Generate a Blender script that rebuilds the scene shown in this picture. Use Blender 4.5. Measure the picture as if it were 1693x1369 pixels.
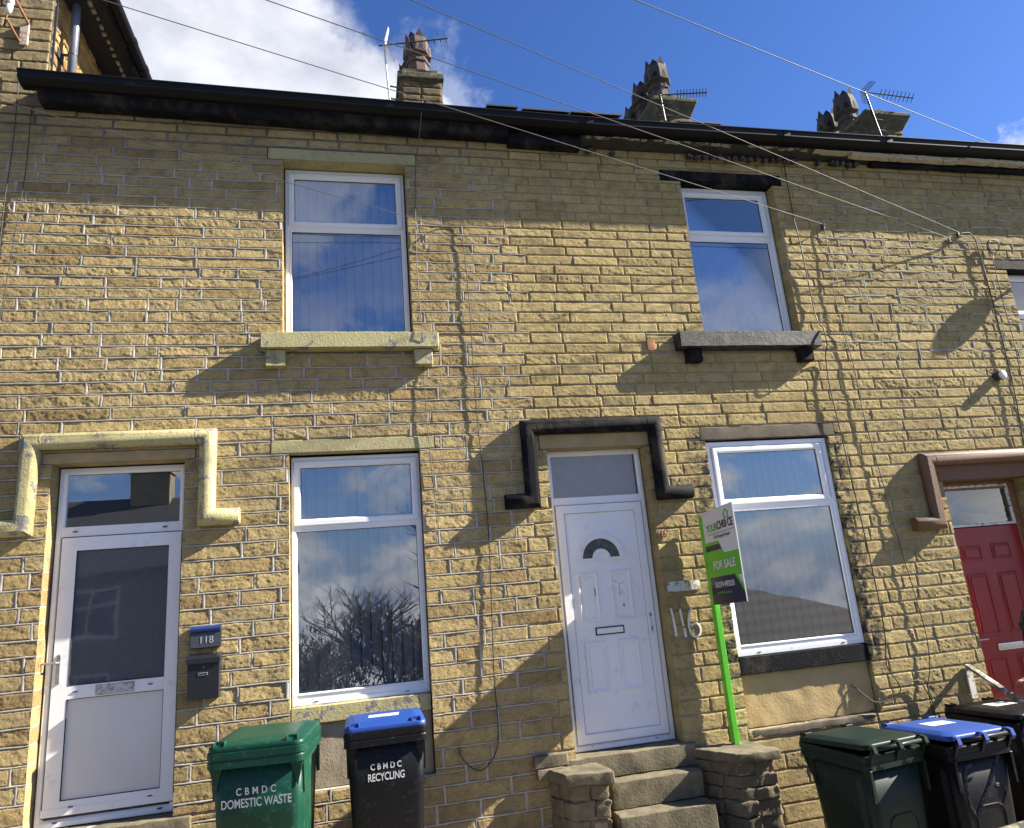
import bpy, bmesh, math, random
import numpy as np
from mathutils import Vector, Matrix
sc = bpy.context.scene
for o in list(bpy.data.objects): bpy.data.objects.remove(o)
rad = math.radians

# ------------------------------------------------------------ camera
cam_d = bpy.data.cameras.new("camera"); cam = bpy.data.objects.new("camera", cam_d)
sc.collection.objects.link(cam); sc.camera = cam
YAW, PITCH, ROLL = 0.22598385, 0.2439047, -0.08423658
fwd = Vector((math.sin(YAW)*math.cos(PITCH), math.cos(YAW)*math.cos(PITCH), math.sin(PITCH)))
r0 = Vector((math.cos(YAW), -math.sin(YAW), 0)); u0 = r0.cross(fwd)
rr = r0*math.cos(ROLL) + u0*math.sin(ROLL); uu = -r0*math.sin(ROLL) + u0*math.cos(ROLL)
M = Matrix((rr, uu, -fwd)).transposed().to_4x4(); M.translation = Vector((0, -6.1, 1.92))
cam.matrix_world = M
cam_d.sensor_width = 36; cam_d.lens = 36*1136.42/1693; cam_d.clip_start = 0.05; cam_d.clip_end = 2000

# ------------------------------------------------------------ light
SUN = Vector((5.4, -1.0, 3.52)).normalized()
sun_d = bpy.data.lights.new("sun", 'SUN'); sun = bpy.data.objects.new("sun", sun_d); sc.collection.objects.link(sun)
sun_d.energy = 5.0; sun_d.angle = rad(0.5); sun_d.color = (1.0, 0.93, 0.80)
sun.rotation_euler = SUN.to_track_quat('Z', 'Y').to_euler(); sun.location = (6, -8, 10)

sc.view_settings.view_transform = 'Standard'; sc.view_settings.look = 'None'
sc.view_settings.gamma = 1.0; sc.view_settings.use_curve_mapping = False
sc.view_settings.exposure = 1.75

wd = bpy.data.worlds.new("World"); sc.world = wd; wd.use_nodes = True
wn = wd.node_tree.nodes; wl = wd.node_tree.links; wn.clear()
def N(nodes, t, **k):
    n = nodes.new(t)
    for a, b in k.items():
        setattr(n, a, b)
    return n
def build_world():
    out = N(wn, 'ShaderNodeOutputWorld'); bg = N(wn, 'ShaderNodeBackground'); wl.new(bg.outputs[0], out.inputs[0])
    sky = N(wn, 'ShaderNodeTexSky', sky_type='NISHITA', sun_disc=False)
    sky.sun_elevation = math.asin(SUN.z); sky.sun_rotation = math.atan2(SUN.x, SUN.y)
    sky.altitude = 200; sky.air_density = 1.0; sky.dust_density = 0.3; sky.ozone_density = 3.0
    hs = N(wn, 'ShaderNodeHueSaturation'); hs.inputs['Saturation'].default_value = 1.08; hs.inputs['Value'].default_value = 0.58
    tn = N(wn, 'ShaderNodeMixRGB', blend_type='MULTIPLY'); tn.inputs[0].default_value = 1; tn.inputs[2].default_value = (.66, .73, 1.0, 1); wl.new(sky.outputs[0], tn.inputs[1]); wl.new(tn.outputs[0], hs.inputs['Color'])
    tc = N(wn, 'ShaderNodeTexCoord')
    mp = N(wn, 'ShaderNodeMapping'); mp.inputs['Scale'].default_value = (1, 1, 1.7); wl.new(tc.outputs['Generated'], mp.inputs[0])
    n1 = N(wn, 'ShaderNodeTexNoise'); n1.inputs['Scale'].default_value = 3.2; n1.inputs['Detail'].default_value = 9; n1.inputs['Roughness'].default_value = 0.56; n1.inputs['Distortion'].default_value = 0.25
    wl.new(mp.outputs[0], n1.inputs['Vector'])
    # warped direction used by the cloud banks
    n2 = N(wn, 'ShaderNodeTexNoise'); n2.inputs['Scale'].default_value = 7.0; n2.inputs['Detail'].default_value = 8; n2.inputs['Roughness'].default_value = 0.6
    wl.new(tc.outputs['Generated'], n2.inputs['Vector'])
    sub = N(wn, 'ShaderNodeVectorMath', operation='SUBTRACT'); sub.inputs[1].default_value = (.5, .5, .5); wl.new(n2.outputs['Color'], sub.inputs[0])
    scl = N(wn, 'ShaderNodeVectorMath', operation='SCALE'); scl.inputs['Scale'].default_value = 0.30; wl.new(sub.outputs[0], scl.inputs[0])
    add = N(wn, 'ShaderNodeVectorMath', operation='ADD'); wl.new(tc.outputs['Generated'], add.inputs[0]); wl.new(scl.outputs[0], add.inputs[1])
    banks = CLOUDS
    prev = None
    for (c, rad_, gain) in banks:
        v = Vector(c).normalized()
        dn = N(wn, 'ShaderNodeVectorMath', operation='DISTANCE'); wl.new(add.outputs[0], dn.inputs[0]); dn.inputs[1].default_value = v
        mr = N(wn, 'ShaderNodeMapRange'); mr.inputs['From Min'].default_value = rad_; mr.inputs['From Max'].default_value = rad_*0.72
        mr.inputs['To Min'].default_value = 0; mr.inputs['To Max'].default_value = gain; mr.interpolation_type = 'SMOOTHSTEP'
        wl.new(dn.outputs['Value'], mr.inputs['Value'])
        if prev is None: prev = mr.outputs[0]
        else:
            mx = N(wn, 'ShaderNodeMath', operation='MAXIMUM'); wl.new(prev, mx.inputs[0]); wl.new(mr.outputs[0], mx.inputs[1]); prev = mx.outputs[0]
    # fine edge break-up
    nz = N(wn, 'ShaderNodeMapRange'); nz.inputs['From Min'].default_value = 0.32; nz.inputs['From Max'].default_value = 0.62; nz.inputs['To Min'].default_value = 0.72
    wl.new(n1.outputs[0], nz.inputs['Value'])
    mu = N(wn, 'ShaderNodeMath', operation='MULTIPLY', use_clamp=True); wl.new(prev, mu.inputs[0]); wl.new(nz.outputs[0], mu.inputs[1])
    # broken cumulus over the street side of the sky
    sp = N(wn, 'ShaderNodeSeparateXYZ'); wl.new(tc.outputs['Generated'], sp.inputs[0])
    fy = N(wn, 'ShaderNodeMapRange'); fy.inputs['From Min'].default_value = -.12; fy.inputs['From Max'].default_value = -.35; wl.new(sp.outputs['Y'], fy.inputs['Value'])
    ng = N(wn, 'ShaderNodeTexNoise'); ng.inputs['Scale'].default_value = 4.2; ng.inputs['Detail'].default_value = 9; ng.inputs['Roughness'].default_value = .58; ng.inputs['Distortion'].default_value = .3; wl.new(mp.outputs[0], ng.inputs['Vector'])
    th = N(wn, 'ShaderNodeMapRange'); th.inputs['From Min'].default_value = .455; th.inputs['From Max'].default_value = .58; th.interpolation_type = 'SMOOTHSTEP'; wl.new(ng.outputs[0], th.inputs['Value'])
    fz = N(wn, 'ShaderNodeMapRange'); fz.inputs['From Min'].default_value = .42; fz.inputs['From Max'].default_value = .24; fz.inputs['To Min'].default_value = .12; wl.new(sp.outputs['Z'], fz.inputs['Value'])
    fm = N(wn, 'ShaderNodeMath', operation='MULTIPLY'); wl.new(fy.outputs[0], fm.inputs[0]); wl.new(fz.outputs[0], fm.inputs[1])
    pm = N(wn, 'ShaderNodeMath', operation='MULTIPLY'); wl.new(fm.outputs[0], pm.inputs[0]); wl.new(th.outputs[0], pm.inputs[1])
    mm = N(wn, 'ShaderNodeMath', operation='MAXIMUM', use_clamp=True); wl.new(mu.outputs[0], mm.inputs[0]); wl.new(pm.outputs[0], mm.inputs[1]); mu = mm
    # cloud shading (thick grey against bright rim)
    n3 = N(wn, 'ShaderNodeTexNoise'); n3.inputs['Scale'].default_value = 5.5; n3.inputs['Detail'].default_value = 7; n3.inputs['Roughness'].default_value = 0.55
    wl.new(mp.outputs[0], n3.inputs['Vector'])
    cr = N(wn, 'ShaderNodeValToRGB'); cr.color_ramp.elements[0].position = .36; cr.color_ramp.elements[1].position = .62
    cr.color_ramp.elements[0].color = (2.2, 2.25, 2.5, 1); cr.color_ramp.elements[1].color = (3.9, 3.9, 3.9, 1)
    wl.new(n3.outputs[0], cr.inputs[0])
    hz = N(wn, 'ShaderNodeMapRange'); hz.inputs['From Min'].default_value = .28; hz.inputs['From Max'].default_value = -.02; hz.inputs['To Max'].default_value = .8; wl.new(sp.outputs['Z'], hz.inputs['Value'])
    hm = N(wn, 'ShaderNodeMixRGB'); wl.new(hz.outputs[0], hm.inputs[0]); wl.new(hs.outputs[0], hm.inputs[1]); hm.inputs[2].default_value = (.75, 1.15, 1.95, 1)
    mix = N(wn, 'ShaderNodeMixRGB'); wl.new(mu.outputs[0], mix.inputs[0]); wl.new(hm.outputs[0], mix.inputs[1]); wl.new(cr.outputs[0], mix.inputs[2])
    wl.new(mix.outputs[0], bg.inputs[0]); bg.inputs[1].default_value = 0.10
CLOUDS = [((-.52, .90, .62), .38, 1.0), ((-.25, .86, .66), .30, 1.0), ((-.06, .86, .60), .20, 1.0), ((-.75, .7, .45), .5, 1.0),
          ((.755, .515, .385), .10, 1.0), ((.82, .44, .28), .18, 1.0), ((.70,.55,.40), .05, .6), ((.04,.86,.66), .13, .30),
          ((-.12, -.85, .58), .16, .5)]
build_world()

# ------------------------------------------------------------ helpers
COL = sc.collection
def tag(o, label=None, cat=None, group=None, kind=None):
    if label: o['label'] = label
    if cat: o['category'] = cat
    if group: o['group'] = group
    if kind: o['kind'] = kind
    return o
def empty(name, loc, label, cat, group=None, rz=0):
    o = bpy.data.objects.new(name, None); COL.objects.link(o); o.location = loc; o.rotation_euler = (0, 0, rz); o.empty_display_size = .1
    return tag(o, label, cat, group)
class MB:
    def __init__(s): s.v = []; s.f = []
    def add(s, vs, fs):
        b = len(s.v); s.v += [tuple(p) for p in vs]; s.f += [tuple(i+b for i in f) for f in fs]; return s
    def box(s, x0, x1, y0, y1, z0, z1):
        return s.add([(x0,y0,z0),(x1,y0,z0),(x1,y1,z0),(x0,y1,z0),(x0,y0,z1),(x1,y0,z1),(x1,y1,z1),(x0,y1,z1)],
                     [(0,3,2,1),(4,5,6,7),(0,1,5,4),(1,2,6,5),(2,3,7,6),(3,0,4,7)])
    def loft(s, rings, cap0=True, cap1=True, closed=True):
        n = len(rings[0]); vs = [p for r in rings for p in r]; fs = []
        for i in range(len(rings)-1):
            for j in range(n if closed else n-1):
                k = (j+1) % n; fs.append((i*n+j, i*n+k, (i+1)*n+k, (i+1)*n+j))
        if cap0: fs.append(tuple(range(n-1, -1, -1)))
        if cap1: fs.append(tuple((len(rings)-1)*n+j for j in range(n)))
        return s.add(vs, fs)
    def tube(s, pts, r, n=8, caps=True):
        pts = [Vector(p) for p in pts]; rings = []
        rs = r if isinstance(r, (list, tuple)) else [r]*len(pts)
        up = None
        for i, p in enumerate(pts):
            d0 = (p-pts[i-1]).normalized() if i else (pts[1]-p).normalized()
            d1 = (pts[i+1]-p).normalized() if i < len(pts)-1 else d0
            t = (d0+d1)
            t = t.normalized() if t.length > 1e-6 else d0
            if up is None:
                up = Vector((0,0,1)) if abs(t.z) < .9 else Vector((0,1,0))
                up = (up-t*up.dot(t)).normalized()
            else: up = tp.rotation_difference(t) @ up
            tp = t
            a = t.cross(up).normalized(); b = a.cross(t).normalized(); up = b
            k = 1/max(.35, t.dot(d1))            # mitre
            # stretch only along the bend direction
            bend = (d1-d0); bend = bend - t*bend.dot(t)
            ring = []
            for j in range(n):
                an = 2*math.pi*j/n; off = (a*math.cos(an)+b*math.sin(an))*rs[i]
                if bend.length > 1e-4:
                    bn = bend.normalized(); off = off + bn*off.dot(bn)*(k-1)
                ring.append(p+off)
            rings.append(ring)
        return s.loft(rings, caps, caps)
    def ring(s, x0, x1, z0, z1, prof):
        """mitred frame round a rectangle in the xz plane; prof = [(inward, y)...] open polyline"""
        rings = []
        for (cx, cz, sx, sz) in ((x0,z0,1,1),(x1,z0,-1,1),(x1,z1,-1,-1),(x0,z1,1,-1)):
            rings.append([(cx+sx*t, y, cz+sz*t) for t, y in prof])
        n = len(prof); vs = [p for r in rings for p in r]; fs = []
        for i in range(4):
            k = (i+1) % 4
            for j in range(n-1): fs.append((i*n+j, k*n+j, k*n+j+1, i*n+j+1))
        return s.add(vs, fs)
    def build(s, name, mat, parent=None, bevel=0, smooth=False, segs=1, fixn=True):
        me = bpy.data.meshes.new(name); me.from_pydata(s.v, [], s.f); me.update()
        if fixn:
            bm = bmesh.new(); bm.from_mesh(me); bmesh.ops.recalc_face_normals(bm, faces=bm.faces); bm.to_mesh(me); bm.free()
        if mat: me.materials.append(mat)
        o = bpy.data.objects.new(name, me); COL.objects.link(o)
        if parent: o.parent = parent
        if smooth:
            for p in me.polygons: p.use_smooth = True
        if bevel:
            b = o.modifiers.new('bevel', 'BEVEL'); b.width = bevel; b.segments = segs; b.limit_method = 'ANGLE'; b.angle_limit = rad(40)
            if smooth or segs > 1:
                for p in me.polygons: p.use_smooth = True
                w = o.modifiers.new('wn', 'WEIGHTED_NORMAL'); w.keep_sharp = True
        return o
def rrect(cx, cy, w, d, r, z, n=4):
    pts = []
    for (sx, sy, a0) in ((1,1,0),(-1,1,90),(-1,-1,180),(1,-1,270)):
        for i in range(n+1):
            a = rad(a0+90*i/n); pts.append((cx+sx*(w/2-r)+r*math.cos(a), cy+sy*(d/2-r)+r*math.sin(a), z))
    return pts
def rel(o, par):
    """keep world coordinates when parented to an Empty with a location"""
    o.parent = par; o.matrix_parent_inverse = Matrix.Translation(-Vector(par.location)) if par.rotation_euler.z == 0 else par.matrix_basis.inverted()
    return o
def copy_tree(o, parent=None):
    c = o.copy(); COL.objects.link(c)
    if parent: c.parent = parent
    for ch in [q for q in bpy.data.objects if q.parent is o]: copy_tree(ch, c)
    return c

# value noise (2-D) for the wall relief
def _hash(ix, iy, seed):
    h = (ix.astype(np.int64)*374761393 + iy.astype(np.int64)*668265263 + seed*974634777) & 0xffffffff
    h = ((h ^ (h >> 13))*1274126177) & 0xffffffff
    h = h ^ (h >> 16)
    return (h & 0xffff)/65535.0
def vnoise(x, y, seed=0):
    ix = np.floor(x); iy = np.floor(y); fx = x-ix; fy = y-iy
    fx = fx*fx*(3-2*fx); fy = fy*fy*(3-2*fy)
    a = _hash(ix, iy, seed); b = _hash(ix+1, iy, seed); c = _hash(ix, iy+1, seed); d = _hash(ix+1, iy+1, seed)
    return (a*(1-fx)+b*fx)*(1-fy)+(c*(1-fx)+d*fx)*fy - .5

# ------------------------------------------------------------ materials
def newmat(name):
    m = bpy.data.materials.new(name); m.use_nodes = True; nt = m.node_tree; b = nt.nodes['Principled BSDF']; return m, nt, b
def tex(nt, scale, detail=4, rough=.5, coord='Object', dist=0, mscale=None):
    tc = nt.nodes.new('ShaderNodeTexCoord'); n = nt.nodes.new('ShaderNodeTexNoise')
    n.inputs['Scale'].default_value = scale; n.inputs['Detail'].default_value = detail; n.inputs['Roughness'].default_value = rough; n.inputs['Distortion'].default_value = dist
    if mscale:
        mp = nt.nodes.new('ShaderNodeMapping'); mp.inputs['Scale'].default_value = mscale; nt.links.new(tc.outputs[coord], mp.inputs[0]); nt.links.new(mp.outputs[0], n.inputs['Vector'])
    else: nt.links.new(tc.outputs[coord], n.inputs['Vector'])
    return n
def ramp(nt, src, stops):
    r = nt.nodes.new('ShaderNodeValToRGB'); e = r.color_ramp.elements
    e[0].position, e[0].color = stops[0][0], (*stops[0][1], 1); e[1].position, e[1].color = stops[-1][0], (*stops[-1][1], 1)
    for p, c in stops[1:-1]:
        q = e.new(p); q.color = (*c, 1)
    nt.links.new(src, r.inputs[0]); return r
def bump(nt, b, src, strength=.3, dist=.01, prev=None):
    n = nt.nodes.new('ShaderNodeBump'); n.inputs['Strength'].default_value = strength; n.inputs['Distance'].default_value = dist
    nt.links.new(src, n.inputs['Height'])
    if prev: nt.links.new(prev.outputs[0], n.inputs['Normal'])
    nt.links.new(n.outputs[0], b.inputs['Normal']); return n
def mixc(nt, fac, a, b, mode='MIX'):
    m = nt.nodes.new('ShaderNodeMixRGB'); m.blend_type = mode
    for i, v in ((0, fac), (1, a), (2, b)):
        if isinstance(v, (int, float)): m.inputs[i].default_value = v
        elif isinstance(v, tuple): m.inputs[i].default_value = (*v, 1)
        else: nt.links.new(v, m.inputs[i])
    return m.outputs[0]
def math_(nt, op, a, b=None, clamp=False):
    m = nt.nodes.new('ShaderNodeMath'); m.operation = op; m.use_clamp = clamp
    for i, v in enumerate((a, b)):
        if v is None: continue
        if isinstance(v, (int, float)): m.inputs[i].default_value = v
        else: nt.links.new(v, m.inputs[i])
    return m.outputs[0]
def mrange(nt, v, a, b, c=0, d=1):
    m = nt.nodes.new('ShaderNodeMapRange'); m.inputs['From Min'].default_value = a; m.inputs['From Max'].default_value = b; m.inputs['To Min'].default_value = c; m.inputs['To Max'].default_value = d
    nt.links.new(v, m.inputs['Value']); return m.outputs[0]
def simple(name, col, rough=.5, var=.15, nscale=20, bmp=0, bscale=80, metal=0, spec=.5, dirt=None, coat=0):
    m, nt, b = newmat(name)
    n = tex(nt, nscale, 5, .6)
    lo = tuple(c*(1-var) for c in col); hi = tuple(min(1, c*(1+var)) for c in col)
    c = ramp(nt, n.outputs[0], [(.3, lo), (.7, hi)]).outputs[0]
    if dirt:
        d = tex(nt, dirt[1], 6, .65); c = mixc(nt, mrange(nt, d.outputs[0], dirt[2], dirt[3]), c, dirt[0])
    nt.links.new(c, b.inputs['Base Color'])
    b.inputs['Roughness'].default_value = rough; b.inputs['Metallic'].default_value = metal; b.inputs['Specular IOR Level'].default_value = spec
    b.inputs['Coat Weight'].default_value = coat
    if bmp: bump(nt, b, tex(nt, bscale, 5, .6).outputs[0], bmp, .004)
    return m

def stone_mat(name, cols, mossy=False, soot=True, grey=0.0):
    m, nt, b = newmat(name)
    at = nt.nodes.new('ShaderNodeAttribute'); at.attribute_name = 'tint'
    k = len(cols); c = ramp(nt, at.outputs['Fac'], [(i/(k-1), cols[i]) for i in range(k)]).outputs[0]
    n1 = tex(nt, 9, 6, .6); c = mixc(nt, 1.0, c, ramp(nt, n1.outputs[0], [(.28, (.66,.64,.60)), (.5, (1,1,1)), (.75, (1.12,1.10,1.05))]).outputs[0], 'MULTIPLY')
    n2 = tex(nt, 70, 5, .7); c = mixc(nt, .75, c, ramp(nt, n2.outputs[0], [(.32, (.55,.50,.42)), (.5, (1,1,1)), (.72, (1.2,1.16,1.05))]).outputs[0], 'MULTIPLY')
    nL = tex(nt, .9, 5, .6); c = mixc(nt, 1.0, c, ramp(nt, nL.outputs[0], [(.30, (.74,.73,.72)), (.55, (1,1,1)), (.75, (1.10,1.09,1.07))]).outputs[0], 'MULTIPLY')
    # bedding lines in the sandstone
    n3 = tex(nt, 26, 4, .6, mscale=(.22, 1, 1.6)); c = mixc(nt, mrange(nt, n3.outputs[0], .56, .72, 0, .42), c, (.20,.13,.07))
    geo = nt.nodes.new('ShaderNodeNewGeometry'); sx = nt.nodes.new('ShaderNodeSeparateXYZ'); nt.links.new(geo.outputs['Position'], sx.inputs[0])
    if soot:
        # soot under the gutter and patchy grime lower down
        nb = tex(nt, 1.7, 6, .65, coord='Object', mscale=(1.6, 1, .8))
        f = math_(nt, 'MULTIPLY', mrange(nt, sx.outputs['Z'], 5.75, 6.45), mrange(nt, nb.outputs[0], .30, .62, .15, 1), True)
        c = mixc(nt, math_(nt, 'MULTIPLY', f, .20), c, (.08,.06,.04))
        ng = tex(nt, 3.1, 7, .7); c = mixc(nt, mrange(nt, ng.outputs[0], .58, .74, 0, .28), c, (.20,.165,.115))
        f2 = math_(nt, 'MULTIPLY', mrange(nt, sx.outputs['Z'], .75, .1), mrange(nt, ng.outputs[0], .35, .6, .3, 1), True)
        c = mixc(nt, math_(nt, 'MULTIPLY', f2, .5), c, (.12,.10,.075))
    if mossy:
        # blackened quoins either side of the ground floor window
        a1 = math_(nt, 'MULTIPLY', mrange(nt, sx.outputs['X'], 4.66, 4.70), mrange(nt, sx.outputs['X'], 4.96, 4.82), True)
        a2 = math_(nt, 'MULTIPLY', mrange(nt, sx.outputs['X'], 3.06, 3.20), mrange(nt, sx.outputs['X'], 3.44, 3.40), True)
        a = math_(nt, 'MAXIMUM', a1, a2); a = math_(nt, 'MULTIPLY', a, mrange(nt, sx.outputs['Z'], 3.35, 3.2), True); a = math_(nt, 'MULTIPLY', a, mrange(nt, sx.outputs['Z'], .85, 1.0), True)
        nm = tex(nt, 11, 6, .7); c = mixc(nt, math_(nt, 'MULTIPLY', a, mrange(nt, nm.outputs[0], .42, .56), True), c, (.035,.032,.028))
    nt.links.new(c, b.inputs['Base Color']); b.inputs['Roughness'].default_value = .93; b.inputs['Specular IOR Level'].default_value = .15
    b1 = bump(nt, b, tex(nt, 62, 7, .72, mscale=(1, 1, 1.35)).outputs[0], 1.0, .011)
    bump(nt, b, tex(nt, 210, 4, .65).outputs[0], .8, .004, b1)
    return m
OCH = [(.34,.245,.115), (.41,.305,.145), (.44,.335,.16), (.47,.365,.18), (.42,.33,.17), (.49,.37,.165)]
OCH2 = [(.38,.295,.14), (.44,.345,.165), (.46,.36,.17), (.41,.32,.15), (.49,.39,.195)]
OCH3 = [(.34,.27,.125), (.42,.335,.16), (.38,.30,.145), (.44,.35,.165)]
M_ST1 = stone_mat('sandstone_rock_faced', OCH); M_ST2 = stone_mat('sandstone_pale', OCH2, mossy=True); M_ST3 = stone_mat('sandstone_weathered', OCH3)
M_STT = stone_mat('sandstone_tall', [(.26,.20,.11), (.34,.27,.15), (.30,.24,.14)], soot=False)
def mortar(name, col, lo=.7):
    m, nt, b = newmat(name)
    n = tex(nt, 14, 6, .65); c = ramp(nt, n.outputs[0], [(.3, tuple(x*lo for x in col)), (.6, col), (.8, tuple(x*1.12 for x in col))]).outputs[0]
    geo = nt.nodes.new('ShaderNodeNewGeometry'); sx = nt.nodes.new('ShaderNodeSeparateXYZ'); nt.links.new(geo.outputs['Position'], sx.inputs[0])
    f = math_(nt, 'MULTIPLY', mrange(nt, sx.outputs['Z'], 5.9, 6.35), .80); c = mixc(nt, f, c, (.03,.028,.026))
    nt.links.new(c, b.inputs['Base Color']); b.inputs['Roughness'].default_value = .95; b.inputs['Specular IOR Level'].default_value = .1
    bump(nt, b, tex(nt, 150, 4, .6).outputs[0], .5, .004); return m
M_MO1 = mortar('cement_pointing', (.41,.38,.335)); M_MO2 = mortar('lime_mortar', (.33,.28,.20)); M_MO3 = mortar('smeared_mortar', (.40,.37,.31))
M_PVC = simple('white_upvc', (.80,.81,.83), .28, .02, 3, dirt=((.55,.52,.46), 9, .62, .82))
M_PVC2 = simple('white_upvc_door', (.80,.81,.83), .35, .03, 3, dirt=((.50,.47,.42), 7, .58, .85))
M_GASK = simple('black_gasket', (.015,.015,.017), .6, .1)
M_PANEL = simple('grey_door_panel', (.66,.64,.61), .5, .04, 2.5, dirt=((.45,.42,.38), 5, .6, .85))
M_BLACKP = simple('black_plastic_gutter', (.0035,.0035,.0055), .5, .2, 6, .1, 40, spec=.22, dirt=((.018,.018,.02), 14, .62, .8))
def paint(name, col, under, thr=(.60, .64), rough=.5, sc_=7, spec=.5):
    m, nt, b = newmat(name); b.inputs['Specular IOR Level'].default_value = spec
    n = tex(nt, 30, 5, .6); c = ramp(nt, n.outputs[0], [(.3, tuple(x*.86 for x in col)), (.7, col)]).outputs[0]
    p = tex(nt, sc_, 7, .68); f = mrange(nt, p.outputs[0], *thr)
    c = mixc(nt, f, c, under); nt.links.new(c, b.inputs['Base Color']); b.inputs['Roughness'].default_value = rough
    dk = tex(nt, 4, 6, .7, mscale=(1, 1, .6)); nt.links.new(mixc(nt, mrange(nt, dk.outputs[0], .5, .72, 0, .55), c, (.10,.085,.06)), b.inputs['Base Color'])
    b1 = bump(nt, b, tex(nt, 55, 6, .7).outputs[0], .7, .009)
    inv = math_(nt, 'SUBTRACT', 1, f); bump(nt, b, inv, .6, .002, b1); return m
M_OLIVE = paint('olive_cream_paint', (.42,.365,.175), (.20,.18,.16), (.64,.66), .55)
M_CREAM = paint('pale_cream_paint', (.46,.405,.195), (.20,.185,.17), (.56,.585), .6, 8)
M_BLK = paint('worn_black_paint', (.007,.007,.010), (.05,.045,.04), (.60,.74), .75, 9, .12)
M_BLKW = paint('weathered_grey_sill_paint', (.012,.012,.014), (.10,.095,.085), (.42,.64), .6, 8, .3)
M_BLKF = paint('black_fascia_paint', (.006,.0065,.013), (.05,.05,.055), (.66,.74), .6, 5, .15)
M_BROWN = paint('brown_paint', (.17,.080,.036), (.26,.15,.09), (.60,.74), .6, 9)
M_SOOTST = simple('sooty_stone', (.13,.105,.075), .9, .35, 8, .6, 60)
M_SOOTD = simple('soot_black_stone', (.035,.03,.024), .9, .4, 8, .6, 60)
M_CLEANST = simple('dressed_stone', (.36,.27,.14), .9, .18, 7, .4, 70)
M_STEP = simple('step_stone', (.15,.125,.078), .92, .38, 7, 1.0, 45, dirt=((.055,.06,.03), 5, .50, .70))
M_RENDER = simple('ochre_render', (.47,.34,.155), .92, .14, 4, .8, 45, dirt=((.22,.17,.10), 3.2, .60, .8))
M_RENDER2 = simple('grey_render', (.33,.28,.20), .92, .2, 5, .8, 55, dirt=((.14,.12,.10), 3.2, .55, .8))
M_SLATE = simple('roof_slate', (.05,.05,.055), .7, .3, 12, .4, 50)
M_POT = simple('clay_pot', (.055,.045,.036), .85, .4, 14, .4, 60); M_POTR = simple('red_clay_pot', (.075,.048,.040), .85, .4, 14, .4, 60)
M_CAPST = simple('mossy_chimney_cap', (.075,.066,.047), .95, .4, 10, .8, 50, dirt=((.20,.19,.05), 9, .55, .66))
M_CABLE = simple('black_cable', (.02,.02,.02), .6, .1); M_CABLEW = simple('grey_cable', (.085,.082,.08), .55, .2)
M_ALU = simple('dull_aluminium', (.42,.43,.45), .35, .2, 20, metal=.8); M_DARKMET = simple('dark_metal', (.05,.05,.055), .5, .2, 20, metal=.3)
M_CHROME = simple('chrome', (.75,.76,.78), .15, .05, 20, metal=1.0); M_RUST = simple('rusty_steel', (.19,.08,.035), .8, .4, 25, .4, 80)
M_PORC = simple('white_porcelain', (.75,.73,.72), .25, .05); M_WHITEP = simple('peeling_white_paint', (.66,.64,.58), .6, .1, 9, .4, 60, dirt=((.20,.17,.12), 13, .52, .60))
M_RAIL = simple('peeling_rail_paint', (.55,.52,.44), .7, .15, 15, .4, 60, dirt=((.13,.12,.09), 11, .44, .52))
M_RED = simple('red_door_paint', (.25,.006,.008), .35, .08, 5, coat=.1)
M_ORANGEW = simple('brown_timber', (.22,.10,.04), .6, .25, 20)
M_BGREEN = simple('green_bin_plastic', (.004,.046,.027), .42, .10, 5, .05, 120, spec=.3, dirt=((.06,.14,.09), 22, .56, .78))
M_BBLK = simple('black_bin_plastic', (.005,.005,.0065), .45, .15, 6, .06, 120, spec=.22, dirt=((.035,.035,.04), 26, .56, .80))
M_BDGR = simple('dark_green_bin_plastic', (.008,.019,.013), .45, .15, 6, .06, 120, spec=.25, dirt=((.05,.065,.045), 17, .60, .78))
M_BLUE = simple('blue_bin_lid', (.010,.050,.25), .5, .08, 5, .05, 120)
M_RUB = simple('rubber', (.02,.02,.02), .8, .1); M_LETTER = simple('white_lettering', (.62,.63,.62), .5, .06, 60, dirt=((.25,.27,.26), 60, .60, .7))
M_SGREEN = simple('sign_green', (.13,.50,.03), .35, .04, 3); M_SPOST = simple('sign_post_green', (.10,.48,.03), .35, .05, 9)
M_SWHITE = simple('sign_white', (.72,.69,.68), .4, .02, 3); M_SNAVY = simple('sign_navy', (.012,.010,.05), .35, .05, 3); M_SBLACK = simple('sign_black', (.02,.02,.02), .4, .05)
M_MAILB = simple('black_letterbox_steel', (.014,.015,.022), .32, .1, 6, coat=.3); M_PLATE = simple('number_plate_grey', (.055,.065,.085), .3, .08, 4)
M_PLBLUE = simple('blue_lamp_cover', (.02,.04,.16), .15, .1, 4, coat=.5)
M_BLIND = simple('sky_tinted_blind', (.26,.42,.80), .8, .08, 12); M_BLINDG = simple('grey_blind', (.24,.28,.35), .8, .08, 12)  # M_BLIND: white slats given the blue of the skylight as their colour
M_BLINDD = simple('dull_sky_tinted_blind', (.42,.50,.62), .8, .12, 12)  # white slats too, bluish skylight mixed into their colour
M_ROOM = simple('dim_interior', (.03,.03,.035), .9, .2, 2)
M_DARK = simple('dark_hole', (.004,.004,.004), .9, .1)
M_CHIP = simple('terracotta_vent', (.36,.17,.08), .85, .2, 30, .3, 80)
M_WPAINT = simple('white_paint_daub', (.60,.60,.58), .8, .08, 40, dirt=((.34,.28,.16), 22, .50, .58)); M_BRPAINT = simple('red_brown_paint', (.16,.05,.03), .8, .1, dirt=((.38,.28,.14), 60, .55, .65))
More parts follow.
